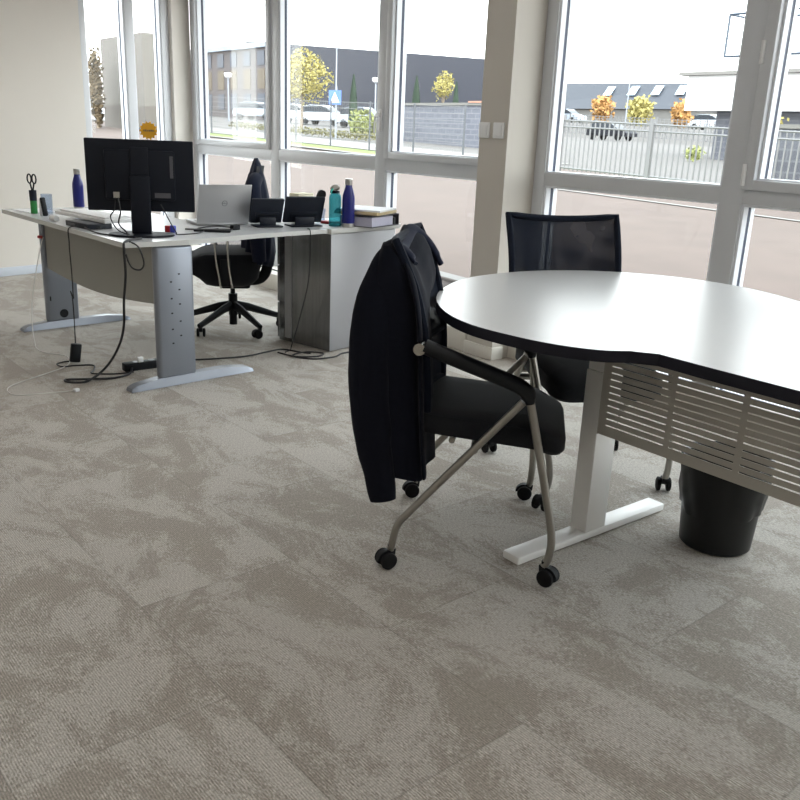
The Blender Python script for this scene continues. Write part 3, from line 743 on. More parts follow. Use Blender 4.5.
for s in (-1, 1):
    y = 0.275*s
    ab = MB(); ab.tube(cr([(0.040, y*0.55, 0.315), (0.043, y*0.97, 0.335), (0.052, y, 0.40), (0.070, y, 0.52), (0.074, y, 0.66)], 4), 0.007, 8)
    ab.tube(cr([(-0.03, y*0.55, 0.315), (-0.027, y*0.97, 0.335), (-0.018, y, 0.40), (-0.006, y, 0.52), (-0.004, y, 0.66)], 4), 0.007, 8)
    o = ab.build('armrest', 'chrome', t)
    MB().box((0.02, y, 0.672), (0.22, 0.062, 0.026), bev=0.011).build('arm_pad', 'black_plastic', o)
    MB().box((0.01, y*0.99, 0.425), (0.062, 0.006, 0.17), bev=0.002).build('arm_plate', 'black_plastic', o)
jk = thing('jacket', 'dark navy jacket hanging peaked over the swivel office chair behind the desk', 'jacket', (C3[0], C3[1], 0), TH3)
XL2 = [(0.45, -0.285), (0.52, -0.305), (0.70, -0.290), (0.86, -0.272), (0.98, -0.252), (1.05, -0.236), (1.10, -0.222), (1.13, -0.205)]
XR2 = [(0.45, -0.105), (0.60, -0.118), (0.80, -0.130), (0.92, -0.146), (0.96, -0.138), (1.0, -0.145), (1.06, -0.162), (1.10, -0.178), (1.13, -0.192)]
HY2 = [(0.45, 0.215), (0.7, 0.245), (0.95, 0.225), (1.05, 0.16), (1.10, 0.10), (1.13, 0.05)]
garment('body', 'jacket_navy', jk, XL2, XR2, HY2, 1.125, 0.46, lambda y: 0.0, fold=0.014, seed=3.1)
sleeve('sleeve', 'jacket_navy', jk, [(-0.19, 0.17, 1.01), (-0.165, 0.245, 0.955), (-0.17, 0.27, 0.82), (-0.19, 0.27, 0.66), (-0.20, 0.26, 0.50)], [0.040, 0.052, 0.055, 0.052, 0.045], seed=5.0)
sleeve('sleeve', 'jacket_navy', jk, [(-0.19, -0.17, 1.01), (-0.19, -0.245, 0.94), (-0.21, -0.27, 0.82), (-0.23, -0.27, 0.66), (-0.24, -0.26, 0.48)], [0.040, 0.055, 0.060, 0.056, 0.045], seed=6.0)

# ------------------------------------------------------------------ monitor and sun ornament
MA = R(-28)
mon = thing('monitor', 'black flat monitor seen from behind on the desk corner', 'monitor', (-4.349, 1.714, DT), MA)
o = MB().span((-0.062, -0.268, 0.118), (-0.034, 0.268, 0.476), bev=0.006).build('housing', 'mon', mon)
MB().span((-0.0635, -0.256, 0.132), (-0.0615, 0.256, 0.464)).build('screen', 'screen', o)
hb = MB(); hb.span((-0.036, -0.175, 0.175), (-0.012, 0.175, 0.425), bev=0.012); hb.span((-0.016, -0.045, 0.14), (-0.004, 0.045, 0.44), bev=0.006)
hb.build('rear_cover', 'mon', o)
pb = MB(); pb.span((-0.0125, -0.135, 0.185), (-0.010, -0.105, 0.215)); pb.build('port', 'steel', o, smooth=False)
MB().span((-0.0125, 0.07, 0.19), (-0.0112, 0.15, 0.215)).build('rating_label', 'dark_mark', o, smooth=False)
MB().span((-0.0135, 0.150, 0.29), (-0.0105, 0.166, 0.40)).build('vent', 'dark_mark', o, smooth=False)
MB().span((-0.006, -0.050, 0.006), (0.018, 0.050, 0.30), bev=0.008).build('stand_column', 'mon', mon)
sb = MB(); pol = [(0.02+0.115*math.cos(q), 0.165*math.sin(q)) for q in [2*math.pi*k/40 for k in range(40)]]
sb.prism(pol, 0.0, 0.010, bev=0.003); sb.build('stand_base', 'mon', mon)

so = thing('sun_ornament', 'orange felt sun with dark writing clipped to the top of the monitor', 'ornament', (-4.385, 1.768, DT+0.436), MA)
pol = []
for k in range(28):
    r = 0.047 if k % 2 == 0 else 0.036; q = 2*math.pi*k/28; pol.append((r*math.cos(q), r*math.sin(q)))
fm = Matrix.Translation((0.0, 0.018, 0.085)) @ Matrix(((0, 0, 1, 0), (1, 0, 0, 0), (0, 1, 0, 0), (0, 0, 0, 1)))
MB().prism(pol, -0.004, 0.004, mtx=fm).build('sun_disc', 'orange', so, smooth=False)
wb = MB()
for k, (a, w, h) in enumerate(((-0.022, 0.006, 0.008), (-0.013, 0.006, 0.010), (-0.004, 0.005, 0.007), (0.006, 0.007, 0.008), (0.015, 0.005, 0.009), (0.023, 0.006, 0.007))):
    wb.box((a, 0.001*math.sin(k*2), 0.0048), (w, h, 0.0012), mtx=fm)
wb.build('dark_writing', 'dark_mark', so, smooth=False)
MB().tube([(0.006, 0.010, 0.045), (0.008, -0.004, -0.04)], 0.0028, 8).build('stick', 'white_plastic', so)

# ------------------------------------------------------------------ laptop
LA = R(-8)
lap = thing('laptop', 'open silver laptop seen from its lid side on the desk return', 'laptop', (-4.650, 2.325, DT), LA)
o = MB().span((-0.225, -0.158, 0.003), (0.0, 0.158, 0.018), bev=0.004).build('base', 'silver', lap)
MB().span((-0.12, -0.14, 0.0175), (-0.02, 0.14, 0.0188)).build('keyboard', 'dark_mark', o, smooth=False)
lm = Matrix.Translation((0.0, 0, 0.016)) @ Matrix.Rotation(R(17), 4, 'Y')
o = MB().span((-0.003, -0.158, 0.0), (0.004, 0.158, 0.232), bev=0.0025, mtx=lm).build('lid', 'silver', lap)
MB().span((-0.0042, -0.148, 0.012), (-0.003, 0.148, 0.222), mtx=lm).build('screen', 'screen', o, smooth=False)
lgm = lm @ Matrix.Translation((0.0044, 0, 0.120)) @ Matrix(((0, 0, 1, 0), (1, 0, 0, 0), (0, 1, 0, 0), (0, 0, 0, 1)))
lb = MB(); lb.tube([lgm @ Vector((0.0155*math.cos(q), 0.0155*math.sin(q), 0)) for q in [2*math.pi*k/32 for k in range(32)]], 0.0012, 6, closed=True)
cu = bpy.data.curves.new('logo_text', 'FONT'); cu.body = 'DELL'; cu.size = 0.0125; cu.align_x = 'CENTER'; cu.align_y = 'CENTER'; cu.extrude = 0.0003
tmp = bpy.data.objects.new('logo_text', cu); COL.objects.link(tmp)
dg = bpy.context.evaluated_depsgraph_get(); me = bpy.data.meshes.new_from_object(tmp.evaluated_get(dg))
me.transform(lgm); lb.bm.from_mesh(me); bpy.data.meshes.remove(me); bpy.data.objects.remove(tmp); bpy.data.curves.remove(cu)
lb.build('lid_logo', 'dark_mark', o, smooth=False)

# ------------------------------------------------------------------ desk phones (dark slanted units seen from behind)
def phone(label, loc, rz, w, h, handset):
    t = thing('desk_phone', label, 'phone', loc, rz, 'dark desk phones on the desk return')
    m = Matrix.Translation((-0.03, 0, 0.022)) @ Matrix.Rotation(R(24), 4, 'Y')
    b_ = MB(); b_.span((-0.012, -w/2, 0), (0.012, w/2, h), bev=0.008, mtx=m); b_.span((0.008, -w*0.36, 0.03), (0.020, w*0.36, 0.075), bev=0.005, mtx=m)
    o = b_.build('body', 'navy_plastic', t)
    MB().span((0.0195, -w*0.30, 0.04), (0.0215, w*0.30, 0.046), mtx=m).span((0.0195, -w*0.30, 0.056), (0.0215, w*0.30, 0.062), mtx=m).build('vent_slots', 'black_plastic', o, smooth=False)
    MB().span((-0.0135, -w*0.28, h*0.55), (-0.0115, w*0.42, h*0.92), mtx=m).build('display', 'screen', o, smooth=False)
    s = MB(); s.box((0.0, 0, 0.005), (0.13, w*0.8, 0.010), bev=0.004); s.box((0.02, 0, 0.030), (0.012, w*0.5, 0.05), bev=0.004)
    s.build('stand', 'navy_plastic', t)
    if handset:
        hb = MB(); hp = [m @ Vector(p) for p in ((-0.030, w*0.40, 0.015), (-0.045, w*0.41, 0.05), (-0.050, w*0.42, 0.12), (-0.040, w*0.43, h-0.004), (-0.012, w*0.43, h+0.010))]
        hb.tube(cr(hp, 5), [0.026]*4+[0.018]*13+[0.026]*4, 12)
        hb.build('handset', 'black_plastic', t)
phone('smaller dark desk phone seen from behind, right beside the laptop', (-4.520, 2.545, DT), R(-10), 0.20, 0.155, False)
phone('larger dark desk phone with a handset, seen from behind near the teal bottle', (-4.480, 2.775, DT), R(-10), 0.25, 0.168, True)
o = MB().box((0, 0, 0.0875), (0.085, 0.135, 0.175), bev=0.004).build('tissue_box', 'cream', None, loc=(-4.70, 2.895, 0.757), rz=R(13))
tag(o, 'small cream cardboard box behind the larger desk phone', 'box')

# ------------------------------------------------------------------ bottles
def steel_bottle(label, loc, s=1.0):
    t = thing('water_bottle', label, 'bottle', loc, 0, 'blue steel water bottles')
    k = s
    MB().lathe([(0, 0.022*k), (0.0335*k, 0.022*k), (0.0345*k, 0.026*k), (0.0345*k, 0.150*k), (0.033*k, 0.168*k), (0.026*k, 0.196*k), (0.0195*k, 0.216*k), (0.0185*k, 0.226*k), (0, 0.226*k)], 28).build('body', 'blue_bottle', t)
    MB().lathe([(0, 0), (0.033*k, 0), (0.0345*k, 0.003*k), (0.0345*k, 0.022*k), (0, 0.022*k)], 28).build('base_ring', 'steel', t)
    MB().lathe([(0, 0.226*k), (0.0195*k, 0.226*k), (0.0205*k, 0.230*k), (0.0205*k, 0.257*k), (0.018*k, 0.260*k), (0, 0.260*k)], 24).build('cap', 'steel', t)
steel_bottle('blue steel water bottle beside the teal one, on the cabinet end of the desk', (-4.333, 3.001, 0.757), 1.10)
steel_bottle('blue steel water bottle on the left part of the desk, left of the monitor', (-5.735, 1.845, DT), 1.0)
t = thing('teal_bottle', 'translucent teal drinking bottle with a grey cap, beside the blue bottle', 'bottle', (-4.401, 2.950, 0.757))
o = MB().lathe([(0, 0.003), (0.034, 0.003), (0.037, 0.010), (0.037, 0.165), (0.034, 0.185), (0.024, 0.198), (0.022, 0.200)], 28).build('body', 'teal', t)
MB().lathe([(0, 0.0), (0.036, 0.0), (0.0375, 0.004), (0.0375, 0.012), (0, 0.012)], 28).build('base_ring', 'teal', o)
MB().lathe([(0.0, 0.196), (0.026, 0.196), (0.0265, 0.212), (0.0, 0.212)], 24).build('collar', 'navy_plastic', t)
MB().tube(cr([(-0.010, -0.020, 0.212), (-0.006, -0.006, 0.224), (0.0, 0.012, 0.229), (0.004, 0.026, 0.224)], 4), [0.012, 0.016, 0.019, 0.020, 0.020, 0.020, 0.020, 0.020, 0.019, 0.017, 0.014, 0.012, 0.010], 12).build('spout_cap', 'cap_grey', t)
MB().tube(cr([(0.004, -0.020, 0.222), (0.006, -0.034, 0.212), (0.004, -0.034, 0.198)], 4), 0.006, 8).build('carry_loop', 'turquoise', t)
o = MB().lathe([(0, 0.002), (0.026, 0.002), (0.030, 0.060), (0.033, 0.085), (0.0315, 0.085), (0.0285, 0.06), (0.0245, 0.005), (0, 0.005)], 24).build('plastic_cup', 'clear', None, loc=(-4.63, 2.995, 0.757))
tag(o, 'clear plastic cup on the desk left of the teal bottle', 'cup')

# ------------------------------------------------------------------ binder, folder and papers on the cabinet
BM = (-4.42, 3.20, 0.757); BR_ = R(22)
t = thing('ring_binder', 'dark lever-arch binder lying flat with pages showing, under the folders', 'binder', BM, BR_)
bb = MB(); bb.span((-0.145, -0.16, 0.0), (0.145, 0.16, 0.004)); bb.span((-0.145, -0.16, 0.068), (0.145, 0.16, 0.072)); bb.span((-0.149, 0.156, 0.0), (0.145, 0.162, 0.072), bev=0.002)
bb.build('cover', 'binder', t, smooth=False)
MB().span((-0.10, -0.150, 0.0045), (0.135, 0.10, 0.060)).build('pages', 'pages', t, smooth=False)
MB().span((0.08, 0.11, 0.006), (0.136, 0.135, 0.048), bev=0.003).tube([(0.10, 0.10, 0.03), (0.12, 0.07, 0.045), (0.13, 0.05, 0.05)], 0.005, 8).build('lever_arch', 'black_plastic', t)
o = MB().span((-0.15, -0.155, 0.0), (0.14, 0.15, 0.020), bev=0.002).build('card_folder', 'folder', None, loc=(BM[0]+0.005, BM[1], BM[2]+0.0725), rz=R(30))
tag(o, 'buff card folder lying on the binder under white paper', 'folder')
o = MB().span((-0.145, -0.15, 0.0), (0.145, 0.15, 0.010)).build('paper_stack', 'paper', None, smooth=False, loc=(BM[0]+0.01, BM[1]-0.005, BM[2]+0.093), rz=R(33))
tag(o, 'white paper sheets on top of the folder and binder', 'papers')
o = MB().span((-0.06, -0.03, 0.0), (0.06, 0.03, 0.018), bev=0.003).build('notebook', 'red', None, loc=(-4.52, 3.0, 0.757), rz=R(20))
tag(o, 'small dark red notebook behind the blue and teal bottles', 'notebook')

# ------------------------------------------------------------------ left end of the desk
o = MB().span((-0.30, -0.075, 0.0), (0.30, 0.105, 0.020), bev=0.004).span((-0.26, -0.06, 0.0202), (0.27, 0.11, 0.030), bev=0.003).build('paper_stack', 'paper', None, loc=(-4.96, 1.66, DT+0.029), rz=R(8))
tag(o, 'wide white paper stack left of the monitor, over a black network box', 'papers')
o = MB().span((-0.13, -0.08, 0.0), (0.13, 0.06, 0.028), bev=0.003).build('network_box', 'navy_plastic', None, loc=(-4.79, 1.595, DT), rz=R(8))
MB().span((-0.10, -0.0815, 0.008), (-0.02, -0.0795, 0.018)).build('port_row', 'dark_mark', o, smooth=False)
tag(o, 'flat black network box on the desk edge under the white papers', 'network box')
o = MB().tube([(-0.03, 0, 0.016), (0.03, 0, 0.016)], 0.016, 16).build('adhesive_roll', 'white_plastic', None, loc=(-5.12, 1.50, DT), rz=R(10))
tag(o, 'small white roll lying at the front edge of the desk', 'roll')
o = MB().span((-0.105, -0.09, 0), (0.105, 0.09, 0.004)).build('paper_sheet', 'paper', None, smooth=False, loc=(-5.74, 1.565, DT), rz=R(12))
tag(o, 'white paper sheet at the far left end of the desk', 'paper')
t = thing('pencil_cup', 'clear grey plastic pencil cup on the left desk end, right of the scissors', 'pencil cup', (-5.53, 1.585, DT))
MB().lathe([(0, 0.001), (0.030, 0.001), (0.032, 0.004), (0.034, 0.120), (0.031, 0.120), (0.029, 0.005), (0, 0.004)], 24).build('cup', 'clear', t)
t = thing('scissors', 'scissors with black ring handles standing in the slim pen holder', 'scissors', (-5.575, 1.52, DT+0.012), R(20))
for s_ in (-1, 1):
    MB().tube([Vector((0.023*s_+0.019*math.cos(q), 0.0, 0.195+0.027*math.sin(q))) for q in [2*math.pi*k/20 for k in range(20)]], 0.0045, 8, closed=True).tube([(0.018*s_, 0, 0.168), (0.003*s_, 0, 0.12)], 0.005, 8).build('handle', 'black_plastic', t)
    MB().tube([(0.003*s_, 0.002*s_, 0.125), (-0.006*s_, 0.002*s_, 0.005)], [0.007, 0.003], 8, flat=(1, 0.25, (0, 1, 0))).build('blade', 'steel', t)
t = thing('pen_holder', 'slim dark pen holder with a green lower half at the front desk edge', 'pen holder', (-5.575, 1.520, DT))
MB().lathe([(0, 0), (0.019, 0), (0.020, 0.003), (0.020, 0.078), (0.016, 0.078), (0.016, 0.006), (0, 0.006)], 18).build('green_base', 'green', t)
MB().lathe([(0.0165, 0.078), (0.021, 0.078), (0.022, 0.140), (0.018, 0.140), (0.0165, 0.078)], 18).build('tube', 'navy_plastic', t)
t = thing('stapler', 'black and white stapler standing upright beside the pen holder', 'stapler', (-5.425, 1.53, DT), R(15))
MB().box((0.012, 0, 0.055), (0.018, 0.03, 0.11), bev=0.006, rot=Matrix.Rotation(R(-12), 4, 'Y')).build('upper_arm', 'black_plastic', t)
MB().box((-0.010, 0, 0.052), (0.012, 0.03, 0.104), bev=0.005, rot=Matrix.Rotation(R(6), 4, 'Y')).build('lower_arm', 'white_plastic', t)

# ------------------------------------------------------------------ cables and power
def cable(name, label, pts, r, m='cable', cat='cable', parent=None, n=8, group=None):
    o = MB().tube(cr(pts, n), r, 8).build(name, m, parent)
    if label: tag(o, label, cat, group)
    return o
Z = 0.005
t = thing('power_adapter', 'black power brick dangling just above the carpet on its cable', 'power adapter', (-4.765, 1.455, 0))
MB().box((0, 0, 0.062), (0.032, 0.056, 0.105), bev=0.007, rot=Matrix.Rotation(R(-9), 4, 'X')).build('brick', 'black_plastic', t)
cable('cord', None, [(0.01, 0, 0.12), (0.005, 0.005, 0.25), (-0.005, 0.008, 0.36), (-0.02, 0.01, 0.385), (-0.005, 0.0, 0.41), (0.005, 0.008, 0.385), (0.0, 0.012, 0.50), (-0.005, 0.012, 0.68), (0.0, 0.02, DT+0.004), (0.06, 0.10, DT+0.004), (0.14, 0.14, DT+0.012)], 0.0032, parent=t)
cable('cord', None, [(-0.008, 0.0, 0.008), (-0.05, -0.04, Z), (-0.02, -0.10, Z), (0.05, -0.09, Z), (0.06, -0.02, Z), (0.10, 0.06, Z), (0.20, 0.03, Z), (0.26, 0.0, Z), (0.33, 0.10, Z), (0.34, 0.20, Z)], 0.004, parent=t)
cable('desk_cable', 'thick black cable hanging in a loop from the desk corner down to the power strip', [(-4.18, 1.64, DT+0.006), (-4.10, 1.53, DT+0.004), (-4.07, 1.508, 0.72), (-4.10, 1.520, 0.60), (-4.17, 1.53, 0.45), (-4.25, 1.55, 0.30), (-4.38, 1.56, 0.16), (-4.42, 1.50, 0.05), (-4.36, 1.38, 0.008), (-4.40, 1.30, Z), (-4.45, 1.30, Z), (-4.38, 1.40, 0.012), (-4.36, 1.52, Z), (-4.40, 1.62, Z), (-4.46, 1.66, 0.02)], 0.0065)
cable('desk_cable', 'short black cable loop hanging under the desk corner beside the leg', [(-4.09, 1.545, DT+0.004), (-4.055, 1.575, 0.735), (-4.06, 1.60, 0.66), (-4.065, 1.585, 0.625), (-4.07, 1.55, 0.63), (-4.075, 1.53, 0.66), (-4.08, 1.52, 0.70)], 0.004)
t = thing('power_strip', 'black power strip on the carpet behind the right desk leg', 'power strip', (-4.48, 1.79, 0), R(90))
MB().span((-0.17, -0.028, 0.0), (0.17, 0.028, 0.045), bev=0.006).build('housing', 'black_plastic', t)
for k in range(3): MB().lathe([(0, 0.0452), (0.018, 0.0452), (0.018, 0.0462), (0, 0.0462)], 16, c=(-0.10+0.09*k, 0, 0)).build('socket', 'dark_mark', t)
MB().box((-0.08, -0.018, 0.060), (0.03, 0.02, 0.03), bev=0.004).build('plug', 'white_plastic', t)
cable('white_cable', 'thin white cable lying in a loop on the carpet left of the desk', [(-5.665, 1.585, 0.60), (-5.64, 1.55, 0.52), (-5.58, 1.47, 0.26), (-5.50, 1.43, 0.12), (-5.30, 1.38, 0.02), (-5.11, 1.36, Z), (-4.93, 1.45, Z), (-4.74, 1.40, Z), (-4.62, 1.25, Z), (-4.50, 1.06, Z), (-4.42, 1.00, Z), (-4.32, 1.00, Z), (-4.28, 1.06, Z), (-4.26, 1.16, Z), (-4.235, 1.265, Z)], 0.0026, 'cable_white')
o = MB().box((0, 0, 0.008), (0.022, 0.028, 0.015), bev=0.003).build('cable_plug', 'white_plastic', None, loc=(-4.232, 1.282, 0.0), rz=R(20))
tag(o, 'small white plug at the end of the white cable', 'plug')
o = MB().tube([(0, -0.012, 0), (0.0, 0.014, 0)], 0.010, 10).build('red_connector', 'red', None, loc=(-5.668, 1.565, 0.60), rz=R(-60))
tag(o, 'small red connector on the left desk leg', 'connector')
cable('floor_cable', 'black cable lying on the carpet from the desk leg to the cabinet', [(-4.52, 2.00, Z), (-4.46, 2.18, Z), (-4.43, 2.35, Z), (-4.46, 2.50, Z), (-4.47, 2.62, Z), (-4.36, 2.68, Z), (-4.30, 2.72, Z)], 0.005)
cable('floor_cable', 'tangled black cable loops on the carpet at the foot of the cabinet', [(-4.42, 2.56, Z), (-4.28, 2.60, Z), (-4.22, 2.72, Z), (-4.27, 2.79, Z), (-4.33, 2.70, 0.010), (-4.28, 2.58, 0.012), (-4.18, 2.66, Z), (-4.16, 2.80, Z), (-4.21, 2.90, Z), (-4.20, 3.05, Z), (-4.22, 3.20, Z)], 0.005)
cable('phone_cable', 'thin black cable running down the dark face of the cabinet', [(-4.31, 2.70, DT+0.004), (-4.255, 2.68, DT+0.002), (-4.25, 2.68, 0.70), (-4.30, 2.70, 0.45), (-4.40, 2.70, 0.20), (-4.47, 2.69, 0.03), (-4.44, 2.66, Z), (-4.40, 2.60, Z)], 0.0032)
cable('monitor_cable', 'black cable bundle looping behind the monitor stand', [(-4.36, 1.60, DT+0.19), (-4.35, 1.605, DT+0.12), (-4.37, 1.60, DT+0.06), (-4.32, 1.62, DT+0.02), (-4.29, 1.60, DT+0.005), (-4.38, 1.54, DT+0.005), (-4.50, 1.52, DT+0.005), (-4.66, 1.52, DT+0.012)], 0.004)
cable('monitor_cable', 'thin black cable hanging behind the monitor into the papers', [(-4.37, 1.59, DT+0.19), (-4.38, 1.585, DT+0.13), (-4.40, 1.57, DT+0.09), (-4.36, 1.59, DT+0.03), (-4.30, 1.64, DT+0.006), (-4.25, 1.66, DT+0.005), (-4.22, 1.72, DT+0.005)], 0.0032)
cable('monitor_cable', 'thin cable curving right from the monitor stand over the desk', [(-4.30, 1.80, DT+0.16), (-4.27, 1.83, DT+0.08), (-4.26, 1.86, DT+0.02), (-4.28, 1.88, DT+0.005), (-4.30, 2.00, DT+0.005), (-4.40, 2.10, DT+0.005), (-4.46, 2.20, DT+0.005)], 0.0032)
cable('laptop_cable', 'black cable in front of the silver laptop on the desk', [(-4.50, 2.02, DT+0.005), (-4.42, 2.14, DT+0.006), (-4.40, 2.25, DT+0.005), (-4.46, 2.30, DT+0.006), (-4.52, 2.22, DT+0.012), (-4.50, 2.10, DT+0.006), (-4.40, 2.05, DT+0.005)], 0.004)
o = MB().box((0, 0, 0.014), (0.03, 0.055, 0.028), bev=0.005).build('usb_hub', 'black_plastic', None, loc=(-4.42, 2.285, DT), rz=R(20))
tag(o, 'small black cable adapter in front of the laptop', 'adapter')
t = thing('tape_dispenser', 'small red and blue plastic dispenser behind the monitor stand', 'dispenser', (-4.42, 1.90, DT), R(40))
MB().span((-0.03, -0.012, 0), (0.0, 0.012, 0.035), bev=0.004).build('red_half', 'red', t)
MB().span((0.001, -0.012, 0), (0.028, 0.012, 0.038), bev=0.004).build('blue_half', 'blue', t)
o = MB().box((0, 0, 0.007), (0.03, 0.20, 0.014), bev=0.004).build('headset_stand', 'black_plastic', None, loc=(-4.36, 2.115, DT), rz=R(-35))
tag(o, 'flat black bar lying on the desk between monitor and laptop', 'bar')
cable('sill_cable', 'black cable lying on the window ledge behind the office chair', [(-7.6, 3.70, 0.140), (-7.1, 3.66, 0.140), (-6.6, 3.72, 0.140), (-6.0, 3.70, 0.140), (-5.2, 3.74, 0.140)], 0.006)
o = MB().box((0, 0, 0.04), (0.10, 0.07, 0.08), bev=0.008).build('socket_box', 'white_plastic', None, loc=(-6.85, 3.72, 0.135), rz=R(5))
tag(o, 'white socket box on the window ledge behind the office chair', 'socket')

# ------------------------------------------------------------------ outdoors
def gz(x, y): return -0.28+0.034*min(y, 17)+0.001*max(0, y-17)+0.024*(-x)+1.3*smooth01((y-63)/9)*smooth01((-30-x)/12)
def ground(name, x0, x1, y0, y1, m, dz=0.0, nx=30, ny=24):
    b_ = MB(); vs = [[b_.bm.verts.new((x0+(x1-x0)*i/nx, y0+(y1-y0)*j/ny, gz(x0+(x1-x0)*i/nx, y0+(y1-y0)*j/ny)+dz)) for j in range(ny+1)] for i in range(nx+1)]
    for i in range(nx):
        for j in range(ny): b_.bm.faces.new((vs[i][j], vs[i+1][j], vs[i+1][j+1], vs[i][j+1]))
    return b_.build(name, m, None, smooth=False)
struct(ground('parking_lot', -9.0, 60, YW+0.15, 17.0, 'asphalt', -0.02))
b = ground('parking_lot_side', -60, -9.0, -8, 17.0, 'asphalt', -0.02); struct(b)
struct(ground('street', -170, 60, 17.0, 150, 'road', -0.02, 40, 40))
struct(ground('street_side', -170, -60, -8, 17.0, 'road', -0.02))
struct(ground('road_marking', -16, -3, 12.70, 12.82, 'paint', -0.005, 30, 1))
struct(ground('kerb_line', -9.0, 8, 5.18, 5.33, 'kerb', 0.03, 30, 1))
struct(ground('planting_bed', -9.0, 8, 4.2, 5.18, 'gravel', 0.0, 30, 4))
struct(ground('kerb_line_far', -40, 0, 14.6, 14.85, 'kerb', 0.02, 30, 1))
tag(ground('grass_strip', -33.5, 4, 14.85, 16.0, 'grass', 0.0, 40, 3), 'narrow strip of green grass along the foot of the fence', 'grass', kind='stuff')
struct(ground('pavement', -60, -16.5, 16.2, 19.2, 'kerb', 0.0, 30, 3))

def mesh_fence():
    t = thing('wire_fence', 'thin grey wire mesh fence on slim posts in front of the left windows', 'fence', (0, 0, 0))
    xs = [-17.75-2.15*k for k in range(13)]
    for x in xs: MB().span((x-0.020, 15.98, gz(x, 16)-0.1), (x+0.020, 16.02, gz(x, 16)+1.42)).build('post', 'post_grey', t, smooth=False)
    w = MB()
    for a, c in zip(xs, xs[1:]):
        for k in range(8):
            z = 0.08+k*0.185; w.tube([(c, 16, gz(c, 16)+z), (a, 16, gz(a, 16)+z)], 0.006, 4)
        for k in range(1, 20):
            x = a+(c-a)*k/20; w.tube([(x, 16, gz(x, 16)+0.06), (x, 16, gz(x, 16)+1.39)], 0.0035, 4)
    w.build('wire_mesh', 'fence', t, smooth=False)
mesh_fence()
def bar_fence(name, label, y, x0, x1, h, pitch, pw, post_step):
    t = thing(name, label, 'fence', (0, 0, 0))
    r = MB()
    for z in (0.10, h-0.03, h*0.86): r.tube([(x0, y, gz(x0, y)+z), (x1, y, gz(x1, y)+z)], 0.022, 6)
    r.build('rails', 'fence', t)
    bb = MB(); n = int((x1-x0)/pitch)
    for k in range(n+1):
        x = x0+k*pitch; g = gz(x, y); bb.span((x-pw/2, y-0.012, g+0.05), (x+pw/2, y+0.012, g+h))
    bb.build('bars', 'fence', t, smooth=False)
    x = x0+0.9
    while x < x1:
        MB().span((x-0.045, y-0.04, gz(x, y)-0.05), (x+0.045, y+0.04, gz(x, y)+h+0.08)).build('post', 'fence', t, smooth=False); x += post_step
bar_fence('bar_fence', 'grey vertical bar fence across the right window in front of the dark car', 16.0, -15.2, 2.0, 1.20, 0.135, 0.028, 2.55)
bar_fence('bar_fence', 'farther grey bar fence behind the dark car', 66.0, -64, -38, 1.7, 0.45, 0.07, 5.0)

def box_building(name, label, x0, x1, y0, y1, ztop0, ztop1, m, part='walls'):
    t = thing(name, label, 'building', ((x0+x1)/2, y0, 0)); ox, oy = (x0+x1)/2, y0
    b_ = MB(); g = min(gz(x0, y0), gz(x1, y0))-1
    A = [(x0-ox, 0, g), (x1-ox, 0, g), (x1-ox, y1-y0, g), (x0-ox, y1-y0, g)]; B = [(x0-ox, 0, ztop0), (x1-ox, 0, ztop1), (x1-ox, y1-y0, ztop1), (x0-ox, y1-y0, ztop0)]
    b_.loft([A, B]); b_.build(part, m, t, smooth=False)
    return t
t = box_building('warehouse', 'long dark grey-blue warehouse with a flat roof behind the yellow tree', -112, -64.2, 60, 64, 12.6, 8.5, 'warehouse')
# striped office block
t = thing('office_block', 'striped pale and dark office block behind the parked cars, left window', 'building', (-78, 40, 0))
b = MB(); b.span((-14, 0, 0.5), (7.6, 1.2, 8.15)); b.build('walls', 'office_pale', t, smooth=False)
b = MB(); b.span((-14.3, -0.3, 8.15), (7.8, 1.3, 8.55)); b.build('roof', 'office_roof', t, smooth=False)
b = MB()
for k in range(8):
    x = -12.8+k*2.62
    for z, h in ((2.9, 1.4), (6.7, 1.2)): b.span((x, -0.06, z), (x+1.25, 0.0, z+h))
b.build('windows', 'office_dark', t, smooth=False)
b = MB()
for k in range(8):
    x = -12.8+k*2.62; b.span((x, -0.05, 4.7), (x+1.25, 0.0, 6.4))
b.build('panels', 'office_mid', t, smooth=False)
# pale house and greige building seen through the side window
t = box_building('pale_house', 'pale house with small windows seen through the side window', -62.4, -56.8, 25.0, 26.2, 7.4, 7.4, 'white_wall')
b = MB()
for x in (-2.3, -0.9, 0.5, 1.7):
    for z in (3.0, 5.0): b.span((x, -0.05, z), (x+0.9, 0.02, z+1.2))
b.build('windows', 'office_dark', t, smooth=False)
t = thing('grey_building', 'greige flat-fronted building seen through the left half of the side window', 'building', (-37, 14.0, 0))
b = MB(); b.span((-2.2, 0, 0), (2.4, 1.6, 4.70)); b.build('walls', 'grey_wall', t, smooth=False)
